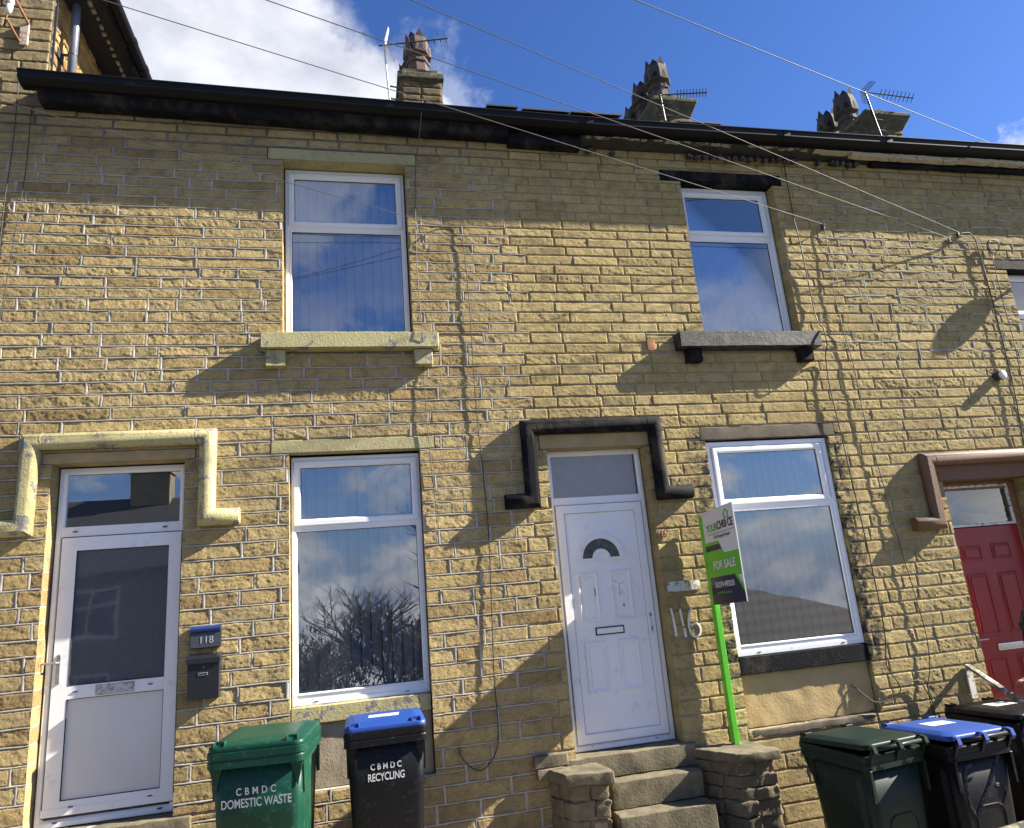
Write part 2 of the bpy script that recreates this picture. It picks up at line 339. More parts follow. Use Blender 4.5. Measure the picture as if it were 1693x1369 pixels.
def glass(name, tint=(1,1,1), refl=.30, rough=.0, wav=.0, body=None, bodyfac=0):
    m, nt, b = newmat(name); nt.nodes.remove(b); out = nt.nodes['Material Output']
    tr = nt.nodes.new('ShaderNodeBsdfTransparent'); tr.inputs[0].default_value = (*tint, 1)
    gl = nt.nodes.new('ShaderNodeBsdfGlossy'); gl.inputs['Roughness'].default_value = rough
    fr = nt.nodes.new('ShaderNodeFresnel'); fr.inputs['IOR'].default_value = 1.5
    f = math_(nt, 'ADD', math_(nt, 'MULTIPLY', fr.outputs[0], 2.4), refl-.096, True)
    if wav:
        n = tex(nt, 1.6, 2, .5); bm = nt.nodes.new('ShaderNodeBump'); bm.inputs['Strength'].default_value = wav; bm.inputs['Distance'].default_value = .02
        nt.links.new(n.outputs[0], bm.inputs['Height']); nt.links.new(bm.outputs[0], gl.inputs['Normal'])
    base = tr.outputs[0]
    if body:
        df = nt.nodes.new('ShaderNodeBsdfDiffuse'); nn = tex(nt, 26, 5, .7)
        nt.links.new(ramp(nt, nn.outputs[0], [(.35, tuple(c*.8 for c in body)), (.7, body)]).outputs[0], df.inputs[0])
        mb = nt.nodes.new('ShaderNodeMixShader'); mb.inputs[0].default_value = bodyfac; nt.links.new(base, mb.inputs[1]); nt.links.new(df.outputs[0], mb.inputs[2]); base = mb.outputs[0]
    mx = nt.nodes.new('ShaderNodeMixShader'); nt.links.new(f, mx.inputs[0]); nt.links.new(base, mx.inputs[1]); nt.links.new(gl.outputs[0], mx.inputs[2])
    nt.links.new(mx.outputs[0], out.inputs[0]); return m
M_GL = glass('window_glass', (.92,.95,.97), .25, 0, .04, (.35,.38,.42), .05)
M_GLD = glass('dusty_glass', (.92,.95,.97), .34, .02, .05, (.40,.43,.46), .08)
M_FROST = glass('frosted_glass', (.3,.33,.36), .16, .035, .1, (.10,.115,.145), .90)
M_FROST2 = glass('grey_frosted_glass', (.3,.33,.36), .14, .30, .1, (.20,.21,.23), .92)
M_CARGL = glass('car_glass', (.25,.28,.3), .3, 0)

# ------------------------------------------------------------ ground
def gz(x): return -.03-.093*x
def build_ground():
    xs = [-60,-20,-8,-2,2,6,10,20,60]; ys = [60, 8, .28, -2.2, -2.2, -5.9, -8.2, -8.2, -11, -30, -120]
    mats = simple('asphalt', (.055,.054,.052), .9, .3, 30, .6, 120), simple('pavement_slabs', (.20,.175,.13), .9, .2, 8, .4, 60)
    def strip(name, y0, y1, dz0, dz1, mat):
        mb = MB(); n = len(xs)
        mb.add([(x, y, gz(max(-20,min(20,x)))+dz) for (y, dz) in ((y0,dz0),(y1,dz1)) for x in xs], [(i, i+1, n+i+1, n+i) for i in range(n-1)])
        return tag(mb.build(name, mat), kind='structure')
    # one sheet out to the horizon, the land falls away beyond the road
    base = MB(); pro = [(200,-.3),(.3,-.25),(-2.2,-.14),(-8.2,-.14),(-11,-.6),(-15,-3.2),(-30,-5),(-60,-9),(-120,-17),(-400,-55)]; n = len(xs)
    xs2 = [-400]+xs[1:-1]+[400]
    base.add([(x, y, gz(max(-20,min(20,x)))+dz) for y, dz in pro for x in xs2], [(j*n+i, j*n+i+1, (j+1)*n+i+1, (j+1)*n+i) for j in range(len(pro)-1) for i in range(n-1)])
    tag(base.build('ground', simple('grass_and_earth', (.06,.075,.03), .95, .4, 3, .5, 20)), kind='structure')
    strip('road', -2.35, -8.1, -.125, -.125, mats[0])
    strip('pavement', .32, -2.2, 0, 0, mats[1])
    k = MB()
    for i in range(-8, 12):
        x0 = i*.95; x1 = x0+.93
        k.add([(x0,-2.34,gz(x0)-.13),(x1,-2.34,gz(x1)-.13),(x1,-2.2,gz(x1)-.13),(x0,-2.2,gz(x0)-.13),(x0,-2.34,gz(x0)+.004),(x1,-2.34,gz(x1)+.004),(x1,-2.2,gz(x1)+.004),(x0,-2.2,gz(x0)+.004)],
              [(0,3,2,1),(4,5,6,7),(0,1,5,4),(1,2,6,5),(2,3,7,6),(3,0,4,7)])
    tag(k.build('kerb', mats[1], bevel=.012), kind='structure')
build_ground()

# ------------------------------------------------------------ stone walls
# holes cut in the coursed stone (opening, lintel and sill of each): x0,x1,z0,z1
HOLES = [(-.79,.632,6.07,6.20), (-.65,.52,4.26,6.07), (-.83,.745,4.10,4.262),            # upper left window
         (3.264,4.755,6.055,6.185), (3.50,4.63,4.255,6.055), (3.15,4.77,4.085,4.257),      # upper right window
         (-.751,.668,3.178,3.30), (-.598,.526,.50,3.178),                                   # lower left window, sill and panel
         (3.276,4.80,3.15,3.287), (3.325,4.70,.49,3.15),                                    # lower right window, sill and panel
         (-2.503,-1.345,3.165,3.262), (-2.425,-1.43,.46,3.165),                             # left door
         (1.63,2.74,3.125,3.27), (1.70,2.69,.30,3.125),                                     # middle door
         (5.925,7.15,2.61,2.81), (5.965,7.06,.34,2.61), (7.40,8.9,5.07,5.20), (7.55,8.7,3.4,5.07)]
def courses(seed):
    R = random.Random(seed); z = 6.50; L = [z]
    while z > -1.0:
        h = .094 + (6.3-z)*.0072; z -= h*R.uniform(.93, 1.07); L.append(z)
    return L[::-1]
CZ = courses(5)
TALLZ = [6.5+i*.118 for i in range(0, 26)]
def xb1(i): return 1.50 + (.10 if i % 2 else -.06) + .08*math.sin(i*1.7)
def xb2(i): return 5.12 + (.12 if i % 2 else -.05) + .07*math.sin(i*2.3)
def free(x0, x1, z0, z1, holes=HOLES):
    """split a course cell into rectangles that avoid the holes"""
    cuts = sorted({z0, z1} | {h[k] for h in holes for k in (2, 3) if z0 < h[k] < z1 and h[0] < x1 and h[1] > x0})
    out = []
    for a, b in zip(cuts, cuts[1:]):
        if b-a < .006: continue
        zm = (a+b)/2; iv = [(x0, x1)]
        for h in holes:
            if h[2] < zm < h[3]:
                nv = []
                for (p, q) in iv:
                    if h[1] <= p or h[0] >= q: nv.append((p, q))
                    else:
                        if p < h[0]: nv.append((p, h[0]))
                        if q > h[1]: nv.append((h[1], q))
                iv = nv
        out += [(p, q, a, b) for p, q in iv if q-p > .01]
    return out
class Grid:
    def __init__(s): s.V = []; s.F = []; s.T = []; s.n = 0
    def patch(s, P, tint):
        nz, nx, _ = P.shape; idx = np.arange(nz*nx).reshape(nz, nx)+s.n
        s.V.append(P.reshape(-1, 3)); s.T.append(np.full(nz*nx, tint)); s.n += nz*nx
        s.F.append(np.stack([idx[:-1,:-1], idx[:-1,1:], idx[1:,1:], idx[1:,:-1]], -1).reshape(-1, 4))
    def build(s, name, mat, parent, smooth=True):
        V = np.concatenate(s.V).astype(np.float32); F = np.concatenate(s.F).astype(np.int32); T = np.concatenate(s.T).astype(np.float32)
        me = bpy.data.meshes.new(name); me.vertices.add(len(V)); me.vertices.foreach_set('co', V.ravel())
        me.loops.add(F.size); me.loops.foreach_set('vertex_index', F.ravel()); me.polygons.add(len(F))
        me.polygons.foreach_set('loop_start', np.arange(0, F.size, 4, dtype=np.int32)); me.polygons.foreach_set('loop_total', np.full(len(F), 4, dtype=np.int32))
        me.polygons.foreach_set('use_smooth', np.full(len(F), smooth)); me.update(calc_edges=True); me.validate()
        a = me.attributes.new('tint', 'FLOAT', 'POINT'); a.data.foreach_set('value', T)
        me.materials.append(mat); o = bpy.data.objects.new(name, me); COL.objects.link(o)
        if parent: rel(o, parent)
        return o
RELIEF = .58
def stone(G, x0, x1, z0, z1, R, gap=.007, proud=.010, step=.0085, ret=(0,0), amp=1.0):
    x0 += 0 if ret[0] else gap/2; x1 -= 0 if ret[1] else gap/2; z0 += gap/2; z1 -= gap/2
    if x1-x0 < .02 or z1-z0 < .012: return
    nx = max(3, int((x1-x0)/step)); nz = max(3, int((z1-z0)/step))
    def axis(a, b, n):
        if b-a < .05: return np.concatenate([[a, a+.003], np.linspace(a+.008, b-.008, max(2, n-1)), [b-.003, b]])
        return np.concatenate([[a, a+.003], np.linspace(a+.009, b-.009, max(3, n)), [b-.003, b]])
    X, Z = np.meshgrid(axis(x0, x1, nx), axis(z0, z1, nz))
    seed = R.randrange(1, 99999)
    # wobbling outline
    ex = np.minimum(X-x0, x1-X); ez = np.minimum(Z-z0, z1-Z)
    if ret[0]: ex = np.where(X-x0 < x1-X, .03, ex)
    if ret[1]: ex = np.where(X-x0 > x1-X, .03, ex)
    e = np.minimum(ex, ez) + vnoise(X*38, Z*38, seed)*.0035
    m = np.clip(e/.0065, 0, 1); m = m*(2-m)
    a = R.uniform(-1, 1)*.004; bz = R.uniform(-1, 1)*.003
    h = proud + a*(2*(X-x0)/(x1-x0)-1) + bz*(2*(Z-z0)/(z1-z0)-1)
    th = R.uniform(-.7, .7); cx, sx = math.cos(th), math.sin(th)
    U = X*cx+Z*sx; W = -X*sx+Z*cx; st = R.uniform(.6, 1.3)
    nn = vnoise(U*9, W*14, seed+1)*.0060 + vnoise(U*24, W*42*st, seed+2)*.0070 + (.5-np.abs(vnoise(U*46, W*78*st, seed+3))*2)*.0045 + vnoise(U*85, W*118, seed+4)*.0052
    h = h + nn*RELIEF*amp*R.uniform(.7, 1.25)
    Y = -h*m + (1-m)*.006
    P = np.stack([X, Y, Z], -1); t = R.random(); G.patch(P, t)
    for side, k in ((ret[0], 0), (ret[1], -1)):
        if side:
            col = P[:, k, :]; d = col.copy(); d[:, 1] = side; mid = (col+d)/2
            Q = np.stack([col, mid, d], 1); G.patch(Q, t)
def strap_strip(G, x0, x1, zc, w, y, R, seed, wob=.0026):
    n = max(2, int((x1-x0)/.025)); xs = np.linspace(x0, x1, n+1)
    zc = zc + vnoise(xs*6, xs*0+seed, 3)*wob*2 + vnoise(xs*22, xs*0+seed, 4)*wob
    ww = w*(1+vnoise(xs*13, xs*0+seed, 5)*.5); yy = y*(1+vnoise(xs*17, xs*0+seed, 6)*.35)
    rows = [(-.62, .1), (-.5, .9), (-.1, 1.06), (.35, 1.0), (.5, .85), (.6, .1)]
    P = np.stack([np.stack([xs, -yy*b, zc+ww*a], -1) for a, b in rows], 0); G.patch(P, .5)
def strap_vert(G, xc, z0, z1, w, y, R, seed):
    n = max(2, int((z1-z0)/.025)); zs = np.linspace(z0, z1, n+1); xc = xc + vnoise(zs*15, zs*0+seed, 7)*.004; ww = w*(1+vnoise(zs*17, zs*0+seed, 8)*.3)
    rows = [(-.6, .1), (-.48, .9), (0, 1.05), (.48, .9), (.6, .1)]
    P = np.stack([np.stack([xc+ww*a, zs*0-y*b, zs], -1) for a, b in rows], 1); G.patch(P, .5)

def coursed_wall(house, mat, mmat, xl, xr, zs, style, seed, ret_depth=.17, holes=HOLES, step=.0085, lenr=(.2,.62)):
    """one house front: stones with their relief, plus the mortar bed as a part of its own"""
    R = random.Random(seed); G = Grid(); S = Grid()
    def near(x, z, side):   # does this end meet an opening?
        for h in holes:
            if h[2] < z < h[3] and abs((h[1] if side == 0 else h[0])-x) < .012: return True
        return False
    for i, (za, zb) in enumerate(zip(zs, zs[1:])):
        a = xl(i) if callable(xl) else xl; b = xr(i) if callable(xr) else xr
        # the courses run straight over the joint: divide into stones
        x = a; joints = [a]
        while x < b-.12:
            L = R.choice([R.uniform(.17,.30), R.uniform(.28,.48), R.uniform(.34,.58), R.uniform(.42,.72)])
            x = x+L
            if x > b-.14: break
            joints.append(x)
        joints.append(b)
        for p, q in zip(joints, joints[1:]):
            for (r0_, r1_, c0, c1) in free(p, q, za, zb, holes):
                zm = (c0+c1)/2
                rt = (ret_depth if near(r0_, zm, 0) else 0, ret_depth if near(r1_, zm, 1) else 0)
                if style == 'strap': stone(G, r0_, r1_, c0, c1, R, .010, .0075, step, rt, .95)
                elif style == 'messy': stone(G, r0_, r1_, c0, c1, R, .009, .0080, step, rt, 1.1)
                else: stone(G, r0_, r1_, c0, c1, R, .007, .0075, step, rt, .85)
        if style == 'strap':
            for p, q, c0, c1 in free(a, b, zb-.001, zb+.007, holes):
                if c1-c0 > .0075 and zb < zs[-1]-.01: strap_strip(S, p, q, zb, .0115, .0105, R, i*7+seed)
            for j in joints[1:-1]:
                for p, q, c0, c1 in free(j-.012, j+.012, za, zb, holes):
                    if q-p > .02: strap_vert(S, j, c0, c1, .019, .0100, R, int(j*1000)+i)
        if style == 'messy' and 4.0 < zb < 6.1:
            for p, q, c0, c1 in free(a, b, zb-.001, zb+.007, holes):
                x = p
                while x < q:
                    L = R.uniform(.25, .9)
                    if R.random() < (.75 if zb > 4.9 else .35): strap_strip(S, x, min(q, x+L), zb, R.uniform(.010,.022), .0125, R, int(x*100)+i, .005)
                    x += L+R.uniform(.02,.2)
            for j in joints[1:-1]:
                if R.random() < .5:
                    for p, q, c0, c1 in free(j-.012, j+.012, za, zb, holes):
                        if q-p > .02: strap_vert(S, j, c0, c1, R.uniform(.012,.024), .012, R, int(j*1000)+i)
    o = G.build('wall', mat, house)
    # solid core with a flat mortar face just behind the stone faces, and the inside of every opening
    B = Grid(); a = (xl(0) if callable(xl) else xl); b = (xr(0) if callable(xr) else xr)
    if callable(xl): a = 1.521 if xl(0) < 3 else 5.156
    if callable(xr): b = 1.519 if xr(0) < 3 else 5.154
    a0, b0 = a, b; z0, z1 = zs[0], zs[-1]
    hs = [h for h in holes if h[0] < b0 and h[1] > a0]
    X = sorted({a0, b0} | {v for h in hs for v in h[:2] if a0 < v < b0}); Zs = sorted({z0, z1} | {v for h in hs for v in h[2:] if z0 < v < z1})
    def hole(xm, zm): return any(h[0] < xm < h[1] and h[2] < zm < h[3] for h in hs)
    def q(p): B.patch(np.array(p, dtype=float).reshape(2, 2, 3), .5)
    yf = .0015; T = .30
    for i in range(len(X)-1):
        for j in range(len(Zs)-1):
            xm, zm = (X[i]+X[i+1])/2, (Zs[j]+Zs[j+1])/2
            if hole(xm, zm): continue
            q([(X[i],yf,Zs[j]),(X[i+1],yf,Zs[j]),(X[i],yf,Zs[j+1]),(X[i+1],yf,Zs[j+1])])
            q([(X[i+1],T,Zs[j]),(X[i],T,Zs[j]),(X[i+1],T,Zs[j+1]),(X[i],T,Zs[j+1])])
            for (di, xe) in ((-1, X[i]), (1, X[i+1])):
                ii = i+di
                if ii < 0 or ii >= len(X)-1 or hole((X[ii]+X[ii+1])/2, zm):
                    xe2 = xe+(.002 if di == -1 else -.002); q([(xe2,yf,Zs[j]),(xe2,T,Zs[j]),(xe2,yf,Zs[j+1]),(xe2,T,Zs[j+1])])
            for (dj, ze) in ((-1, Zs[j]), (1, Zs[j+1])):
                jj = j+dj
                if jj < 0 or jj >= len(Zs)-1 or hole(xm, (Zs[jj]+Zs[jj+1])/2):
                    q([(X[i],yf,ze),(X[i+1],yf,ze),(X[i],T,ze),(X[i+1],T,ze)])
    for arr in S.V: pass
    B.V += S.V; B.T += S.T
    off = B.n
    if S.n:
        B.F += [f+off for f in S.F]; B.n += S.n
    B.build('mortar', mmat, o, smooth=False)
    return o
H118 = empty('terraced_house', (-.6, .15, gz(-.6)), 'end terraced stone house numbered 118 with raised grey pointing and olive cream painted sills', 'house', 'stone terraced houses in the row')
H116 = empty('terraced_house', (3.3, .15, gz(3.3)), 'middle terraced stone house 116 with white panelled door and black painted window sills', 'house', 'stone terraced houses in the row')
H114 = empty('terraced_house', (7.3, .15, gz(7.3)), 'right-hand terraced stone house with a red front door and brown pipe hood', 'house', 'stone terraced houses in the row')
HTALL = empty('tall_house', (-4.5, .15, gz(-4.5)), 'taller darker stone building at the left end with a downpipe down its side wall', 'house')
ZL = lambda z: z
coursed_wall(H118, M_ST1, M_MO1, -3.25, xb1, CZ, 'strap', 11)
coursed_wall(H116, M_ST2, M_MO2, xb1, xb2, CZ, 'plain', 23)
coursed_wall(H114, M_ST3, M_MO3, xb2, 9.6, CZ, 'messy', 37)
coursed_wall(HTALL, M_STT, M_MO2, -5.2, -3.252, [z for z in CZ if z < 6.501], 'plain', 51, step=.016)
coursed_wall(HTALL, M_STT, M_MO2, -5.2, -2.722, [6.503]+TALLZ[1:], 'plain', 52, step=.010)
def flat(m, x0, x1, y0, y1, z0, z1, name, par, bevel=.006, wob=0):
    o = MB().box(x0, x1, y0, y1, z0, z1).build(name, m, None, bevel=bevel); return rel(o, par)
def roughblock(name, m, par, x0, x1, y0, y1, z0, z1, amp=.004, step=.03, seed=1, bevel=0):
    """box with uneven faces (old masonry)"""
    bm = bmesh.new(); bmesh.ops.create_cube(bm, size=1)
    for v in bm.verts: v.co = Vector((x0+(x1-x0)*(v.co.x+.5), y0+(y1-y0)*(v.co.y+.5), z0+(z1-z0)*(v.co.z+.5)))
    bmesh.ops.bevel(bm, geom=bm.edges[:]+bm.verts[:], offset=min(.006, (z1-z0)*.2), segments=2, affect='EDGES')
    ln = max(x1-x0, y1-y0, z1-z0); cuts = 3
    for ax, (a, b) in enumerate(((x0,x1),(y0,y1),(z0,z1))):
        k = max(1, int((b-a)/step))
        for i in range(1, k):
            pl = [0,0,0]; pl[ax] = a+(b-a)*i/k; no = [0,0,0]; no[ax] = 1
            bmesh.ops.bisect_plane(bm, geom=bm.verts[:]+bm.edges[:]+bm.faces[:], plane_co=pl, plane_no=no)
    for v in bm.verts:
        x, y, z = np.array([v.co.x]), np.array([v.co.y]), np.array([v.co.z])
        d = Vector((float(vnoise(y*17+z*13, x*15, seed)[0]), float(vnoise(x*17, z*17+y*5, seed+1)[0]), float(vnoise(x*13+y*11, z*9, seed+2)[0])))
        d2 = Vector((float(vnoise(y*50, z*50+x*9, seed)[0]), float(vnoise(x*50, z*50, seed+1)[0]), float(vnoise(x*50, y*50, seed+2)[0])))
        v.co += d*amp*2+d2*amp
    me = bpy.data.meshes.new(name); bm.to_mesh(me); bm.free(); me.materials.append(m)
    for p in me.polygons: p.use_smooth = True
    o = bpy.data.objects.new(name, me); COL.objects.link(o)
    w = o.modifiers.new('wn', 'WEIGHTED_NORMAL'); w.weight = 90
    if par: rel(o, par)
    return o

# lintels, sills, corbels, infill panels
roughblock('lintel', M_OLIVE, H118, -.785,.628,-.010,.16,6.073,6.197,.0015,.2,1)
roughblock('lintel', M_OLIVE, H118, -.747,.664,-.010,.11,3.181,3.297,.0015,.2,2)
roughblock('lintel', M_CLEANST, H118, -2.50,-1.348,-.006,.16,3.168,3.259,.003,.1,3)
roughblock('sill', M_CREAM, H118, -.825,.740,-.125,.155,4.108,4.258,.002,.1,4)
for x in (-.70, .60): roughblock('corbel', M_CREAM, H118, x-.087, x+.082,-.085,.02,3.95,4.106,.003,.08,int(x*10)+20)
roughblock('sill', M_CREAM, H118, -.592,.520,.012,.12,.985,1.115,.002,.1,5)
roughblock('infill_panel', M_RENDER2, H118, -.594,.522,.05,.14,.50,.983,.004,.06,6)
roughblock('lintel', M_BLK, H116, 3.268,4.751,-.008,.13,6.058,6.182,.003,.1,7)
roughblock('lintel', M_SOOTST, H116, 3.28,4.796,-.008,.06,3.153,3.284,.004,.08,8)
roughblock('lintel', M_CLEANST, H116, 1.634,2.736,-.006,.16,3.128,3.267,.003,.1,9)
roughblock('sill', M_BLKW, H116, 3.155,4.765,-.135,.13,4.09,4.253,.003,.1,10)
for x in (3.325, 4.60): roughblock('corbel', M_BLK, H116, x-.085, x+.075,-.09,.02,3.945,4.088,.003,.08,int(x*10)+20)
roughblock('sill', M_BLK, H116, 3.33,4.695,-.004,.09,.955,1.11,.003,.1,11)
roughblock('infill_panel', M_RENDER, H116, 3.33,4.695,.05,.16,.495,.953,.005,.05,12)
roughblock('lintel', M_BROWN, H114, 5.93,7.145,-.006,.10,2.614,2.806,.003,.1,13)
roughblock('lintel', M_BLK, H114, 7.404,8.896,-.008,.13,5.074,5.196,.003,.1,14)

# ------------------------------------------------------------ windows
PROF = lambda w, yf, yb: [(0, yb), (0, yf), (.004, yf-.004), (w-.018, yf-.004), (w-.012, yf+.002), (w, yf+.014), (w, yb)]
def blind(par, x0, x1, z0, z1, y, mat, wid=.089, ang=22, seed=0, chain=False):
    R = random.Random(seed); mb = MB(); x = x0+.01
    while x < x1-.02:
        a = rad(ang+R.uniform(-5, 5)); c, s = math.cos(a)*wid/2, math.sin(a)*wid/2; xc = x+wid/2*.82
        zb = z0+R.uniform(0, .01); k = 5
        for side in (0,):
            pts = []
            for t in np.linspace(-1, 1, k): pts.append((xc+c*t, y+s*t-.006*(1-t*t)))
            rings = []
            vs = [(px, py, zz) for zz in (zb, z1) for px, py in pts]
            mb.add(vs, [(i, i+1, k+i+1, k+i) for i in range(k-1)])
        if chain:
            mb.tube([(xc-wid*.42, y+.01, zb+.02), (xc, y+.012, zb-.004), (xc+wid*.40, y+.01, zb+.02)], .0022, 4)
        x += wid*.98
    o = mb.build('blind', mat, None, fixn=False); return rel(o, par)
def pane(par, x0, x1, z0, z1, y, mat=None):
    o = MB().box(x0, x1, y, y+.006, z0, z1).build('pane', mat or M_GL, None); return rel(o, par)
def room(par, x0, x1, z0, z1, y):
    mb = MB(); a, b, c, d = x0-.02, x1+.02, z0-.02, z1+.02; Y = y+1.6
    mb.add([(a,y,c),(b,y,c),(b,y,d),(a,y,d),(a-.3,Y,c-.2),(b+.3,Y,c-.2),(b+.3,Y,d+.1),(a-.3,Y,d+.1)], [(4,5,6,7),(0,1,5,4),(1,2,6,5),(2,3,7,6),(3,0,4,7)])
    o = mb.build('room', M_ROOM, None, fixn=False); return rel(o, par)
def window(house, x0, x1, z0, z1, y, zt, top, low, bl, blmat=None, seed=0, chain=False, frame=.048, lowglass=None, ang=22):
    """x0..z1 outer frame, zt centre of the transom, top/low = glass rectangles"""
    yb = y+.06; fr = MB()
    fr.ring(x0, x1, z0, z1, PROF(frame, y, yb))
    fr.box(x0+frame-.012, x1-frame+.012, y+.002, yb-.004, low[3], top[2]-.052)
    w = fr.build('window', M_PVC, None, bevel=.0015); rel(w, house)
    # opening light
    sa = MB(); sx0, sx1, sz0, sz1 = top[0]-.058, top[1]+.058, top[2]-.056, top[3]+.056
    sa.ring(sx0, sx1, sz0, sz1, [(0, y+.02), (0, y-.012), (.006, y-.018), (.040, y-.018), (.048, y-.010), (.058, y+.006), (.058, y+.03)])
    rel(sa.build('sash', M_PVC, None), w)
    # beads and gaskets
    ga = MB()
    for (a, b, c, d, yy) in ((*top, y+.004), (*low, y+.011)):
        ga.ring(a-.004, b+.004, c-.004, d+.004, [(0, yy+.002), (.006, yy), (.0085, yy+.006)])
    rel(ga.build('gasket', M_GASK, None), w)
    fx0, fx1, fz0 = x0+frame-.013, x1-frame+.013, z0+frame-.013
    fl_ = MB(); fl_.box(fx0, fx1, y+.006, y+.05, fz0, low[2]-.012); fl_.box(fx0, low[0]-.012, y+.006, y+.05, low[2]-.010, low[3]+.01); fl_.box(low[1]+.012, fx1, y+.006, y+.05, low[2]-.010, low[3]+.01)
    rel(fl_.build('rebate', M_PVC, None), w)
    bd = MB(); bd.ring(low[0]-.018, low[1]+.018, low[2]-.018, low[3]+.018, [(0, y+.004), (.004, y-.001), (.010, y-.001), (.018, y+.010)])
    rel(bd.build('glazing_bead', M_PVC, None), w)
    pane(w, top[0]-.002, top[1]+.002, top[2]-.002, top[3]+.002, y+.012); pane(w, low[0]-.002, low[1]+.002, low[2]-.002, low[3]+.002, y+.018, lowglass)
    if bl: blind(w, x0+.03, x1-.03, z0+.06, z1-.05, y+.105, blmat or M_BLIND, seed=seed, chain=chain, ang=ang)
    room(w, x0+.01, x1-.01, z0+.01, z1-.01, yb)
    dr = MB()
    for fx in (.17, .83): dr.box(x0+(x1-x0)*fx-.017, x0+(x1-x0)*fx+.017, y-.0075, y, z0+.022, z0+.029)
    rel(dr.build('drain_slot', M_GASK, None), w)
    return w
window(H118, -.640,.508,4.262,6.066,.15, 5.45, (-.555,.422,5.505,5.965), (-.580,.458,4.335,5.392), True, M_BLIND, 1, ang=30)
window(H116, 3.515,4.615,4.258,6.05,.12, 5.45, (3.595,4.50,5.53,5.935), (3.545,4.53,4.33,5.398), True, M_BLINDG, 2, ang=50)
window(H118, -.590,.520,1.117,3.160,.09, 2.56, (-.511,.440,2.616,3.066), (-.552,.470,1.212,2.512), True, M_BLINDD, 3, chain=True, ang=28)
window(H116, 3.335,4.692,1.112,3.135,.03, 2.5, (3.457,4.56,2.562,3.022), (3.39,4.610,1.212,2.440), True, M_BLINDG, 4, chain=True, frame=.06, ang=26)
window(H114, 7.56,8.69,3.41,5.06,.12, 4.6, (7.65,8.6,4.60,4.98), (7.61,8.64,3.48,4.5), True, M_BLINDG, 5)

# ------------------------------------------------------------ doors
def lock_handle(par, x, z, y, mat=None, h=.22):
    hb = MB(); hb.loft([rrect(x, z, .032, h, .012, 0), rrect(x, z, .032, h, .012, .008), rrect(x, z, .024, h-.01, .010, .012)])
    hb.v = [(p[0], y-p[2], p[1]) for p in hb.v]
    hb.tube([(x, y-.01, z+.05), (x, y-.045, z+.05), (x-.005, y-.048, z+.05), (x+.10 if False else x-.10, y-.046, z+.052)], .009, 8)
    return rel(hb.build('handle', mat or M_CHROME, None, smooth=False, bevel=.001), par)
# 118: white door with a dark frosted pane over a grey panel
y = .145; fr = MB(); X0, X1, Z0, Z1 = -2.413,-1.445,.47,3.155
fr.ring(X0, X1, Z0, Z1, PROF(.052, y, y+.07)); fr.box(X0+.04, X1-.025, y+.001, y+.06, 2.592, 2.672)
d118 = rel(fr.build('door_frame', M_PVC, None, bevel=.0015), H118)
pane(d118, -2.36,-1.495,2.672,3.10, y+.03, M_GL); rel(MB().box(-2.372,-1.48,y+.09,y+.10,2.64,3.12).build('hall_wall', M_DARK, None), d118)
lf = MB(); a, b, c, d = -2.360,-1.470,.545,2.585
for (q0,q1,q2,q3) in ((a,-2.246,c,d),(-1.566,b,c,d),(-2.246,-1.566,c,.648),(-2.246,-1.566,1.352,1.452),(-2.246,-1.566,2.476,d)): lf.box(q0, q1, y-.012, y+.04, q2, q3)
lf.box(-2.37,-1.46,y-.016,y-.008,.548,.60)
leaf = rel(lf.build('door', M_PVC2, None, bevel=.0012), H118)
gg = MB(); gg.ring(-2.250,-1.562,.644,1.356,[(0,y-.011),(.004,y-.014),(.007,y-.004)]); gg.ring(-2.250,-1.562,1.448,2.480,[(0,y-.011),(.004,y-.014),(.007,y-.004)]); gg.ring(a-.007,b+.007,c-.007,d+.007,[(0,y-.004),(.005,y-.006),(.008,y+.01)])
rel(gg.build('gasket', M_GASK, None), leaf)
pane(leaf, -2.246,-1.566,1.452,2.476, y+.004, M_FROST); rel(MB().box(-2.246,-1.566,y+.002,y+.02,.648,1.352).build('lower_panel', M_PANEL, None), leaf)
lb = MB(); lb.ring(-2.052,-1.775,1.362,1.440,[(0,y-.012),(.002,y-.020),(.010,y-.022),(.014,y-.018)]); lb.box(-2.04,-1.787,y-.019,y-.012,1.374,1.428)
rel(lb.build('letter_flap', simple('worn_silver', (.50,.48,.45), .45, .2, 30, dirt=((.22,.20,.18), 35, .5, .6)), None, bevel=.001), leaf)
lock_handle(leaf, -2.318, 1.58, y-.012, M_ALU)
dr = MB()
for (xx, zz) in ((-2.19,1.405),(-1.66,1.405),(-2.17,.600),(-1.63,.602),(-2.27,.505),(-1.56,.505),(-2.27,2.632),(-1.6,2.632)): dr.box(xx-.016, xx+.016, y-.0185, y-.002, zz-.004, zz+.004)
rel(dr.build('drain_slot', M_GASK, None), leaf)
roughblock('threshold', M_STEP, H118, -2.50,-1.30,-.04,.22,.335,.462,.004,.06,15)
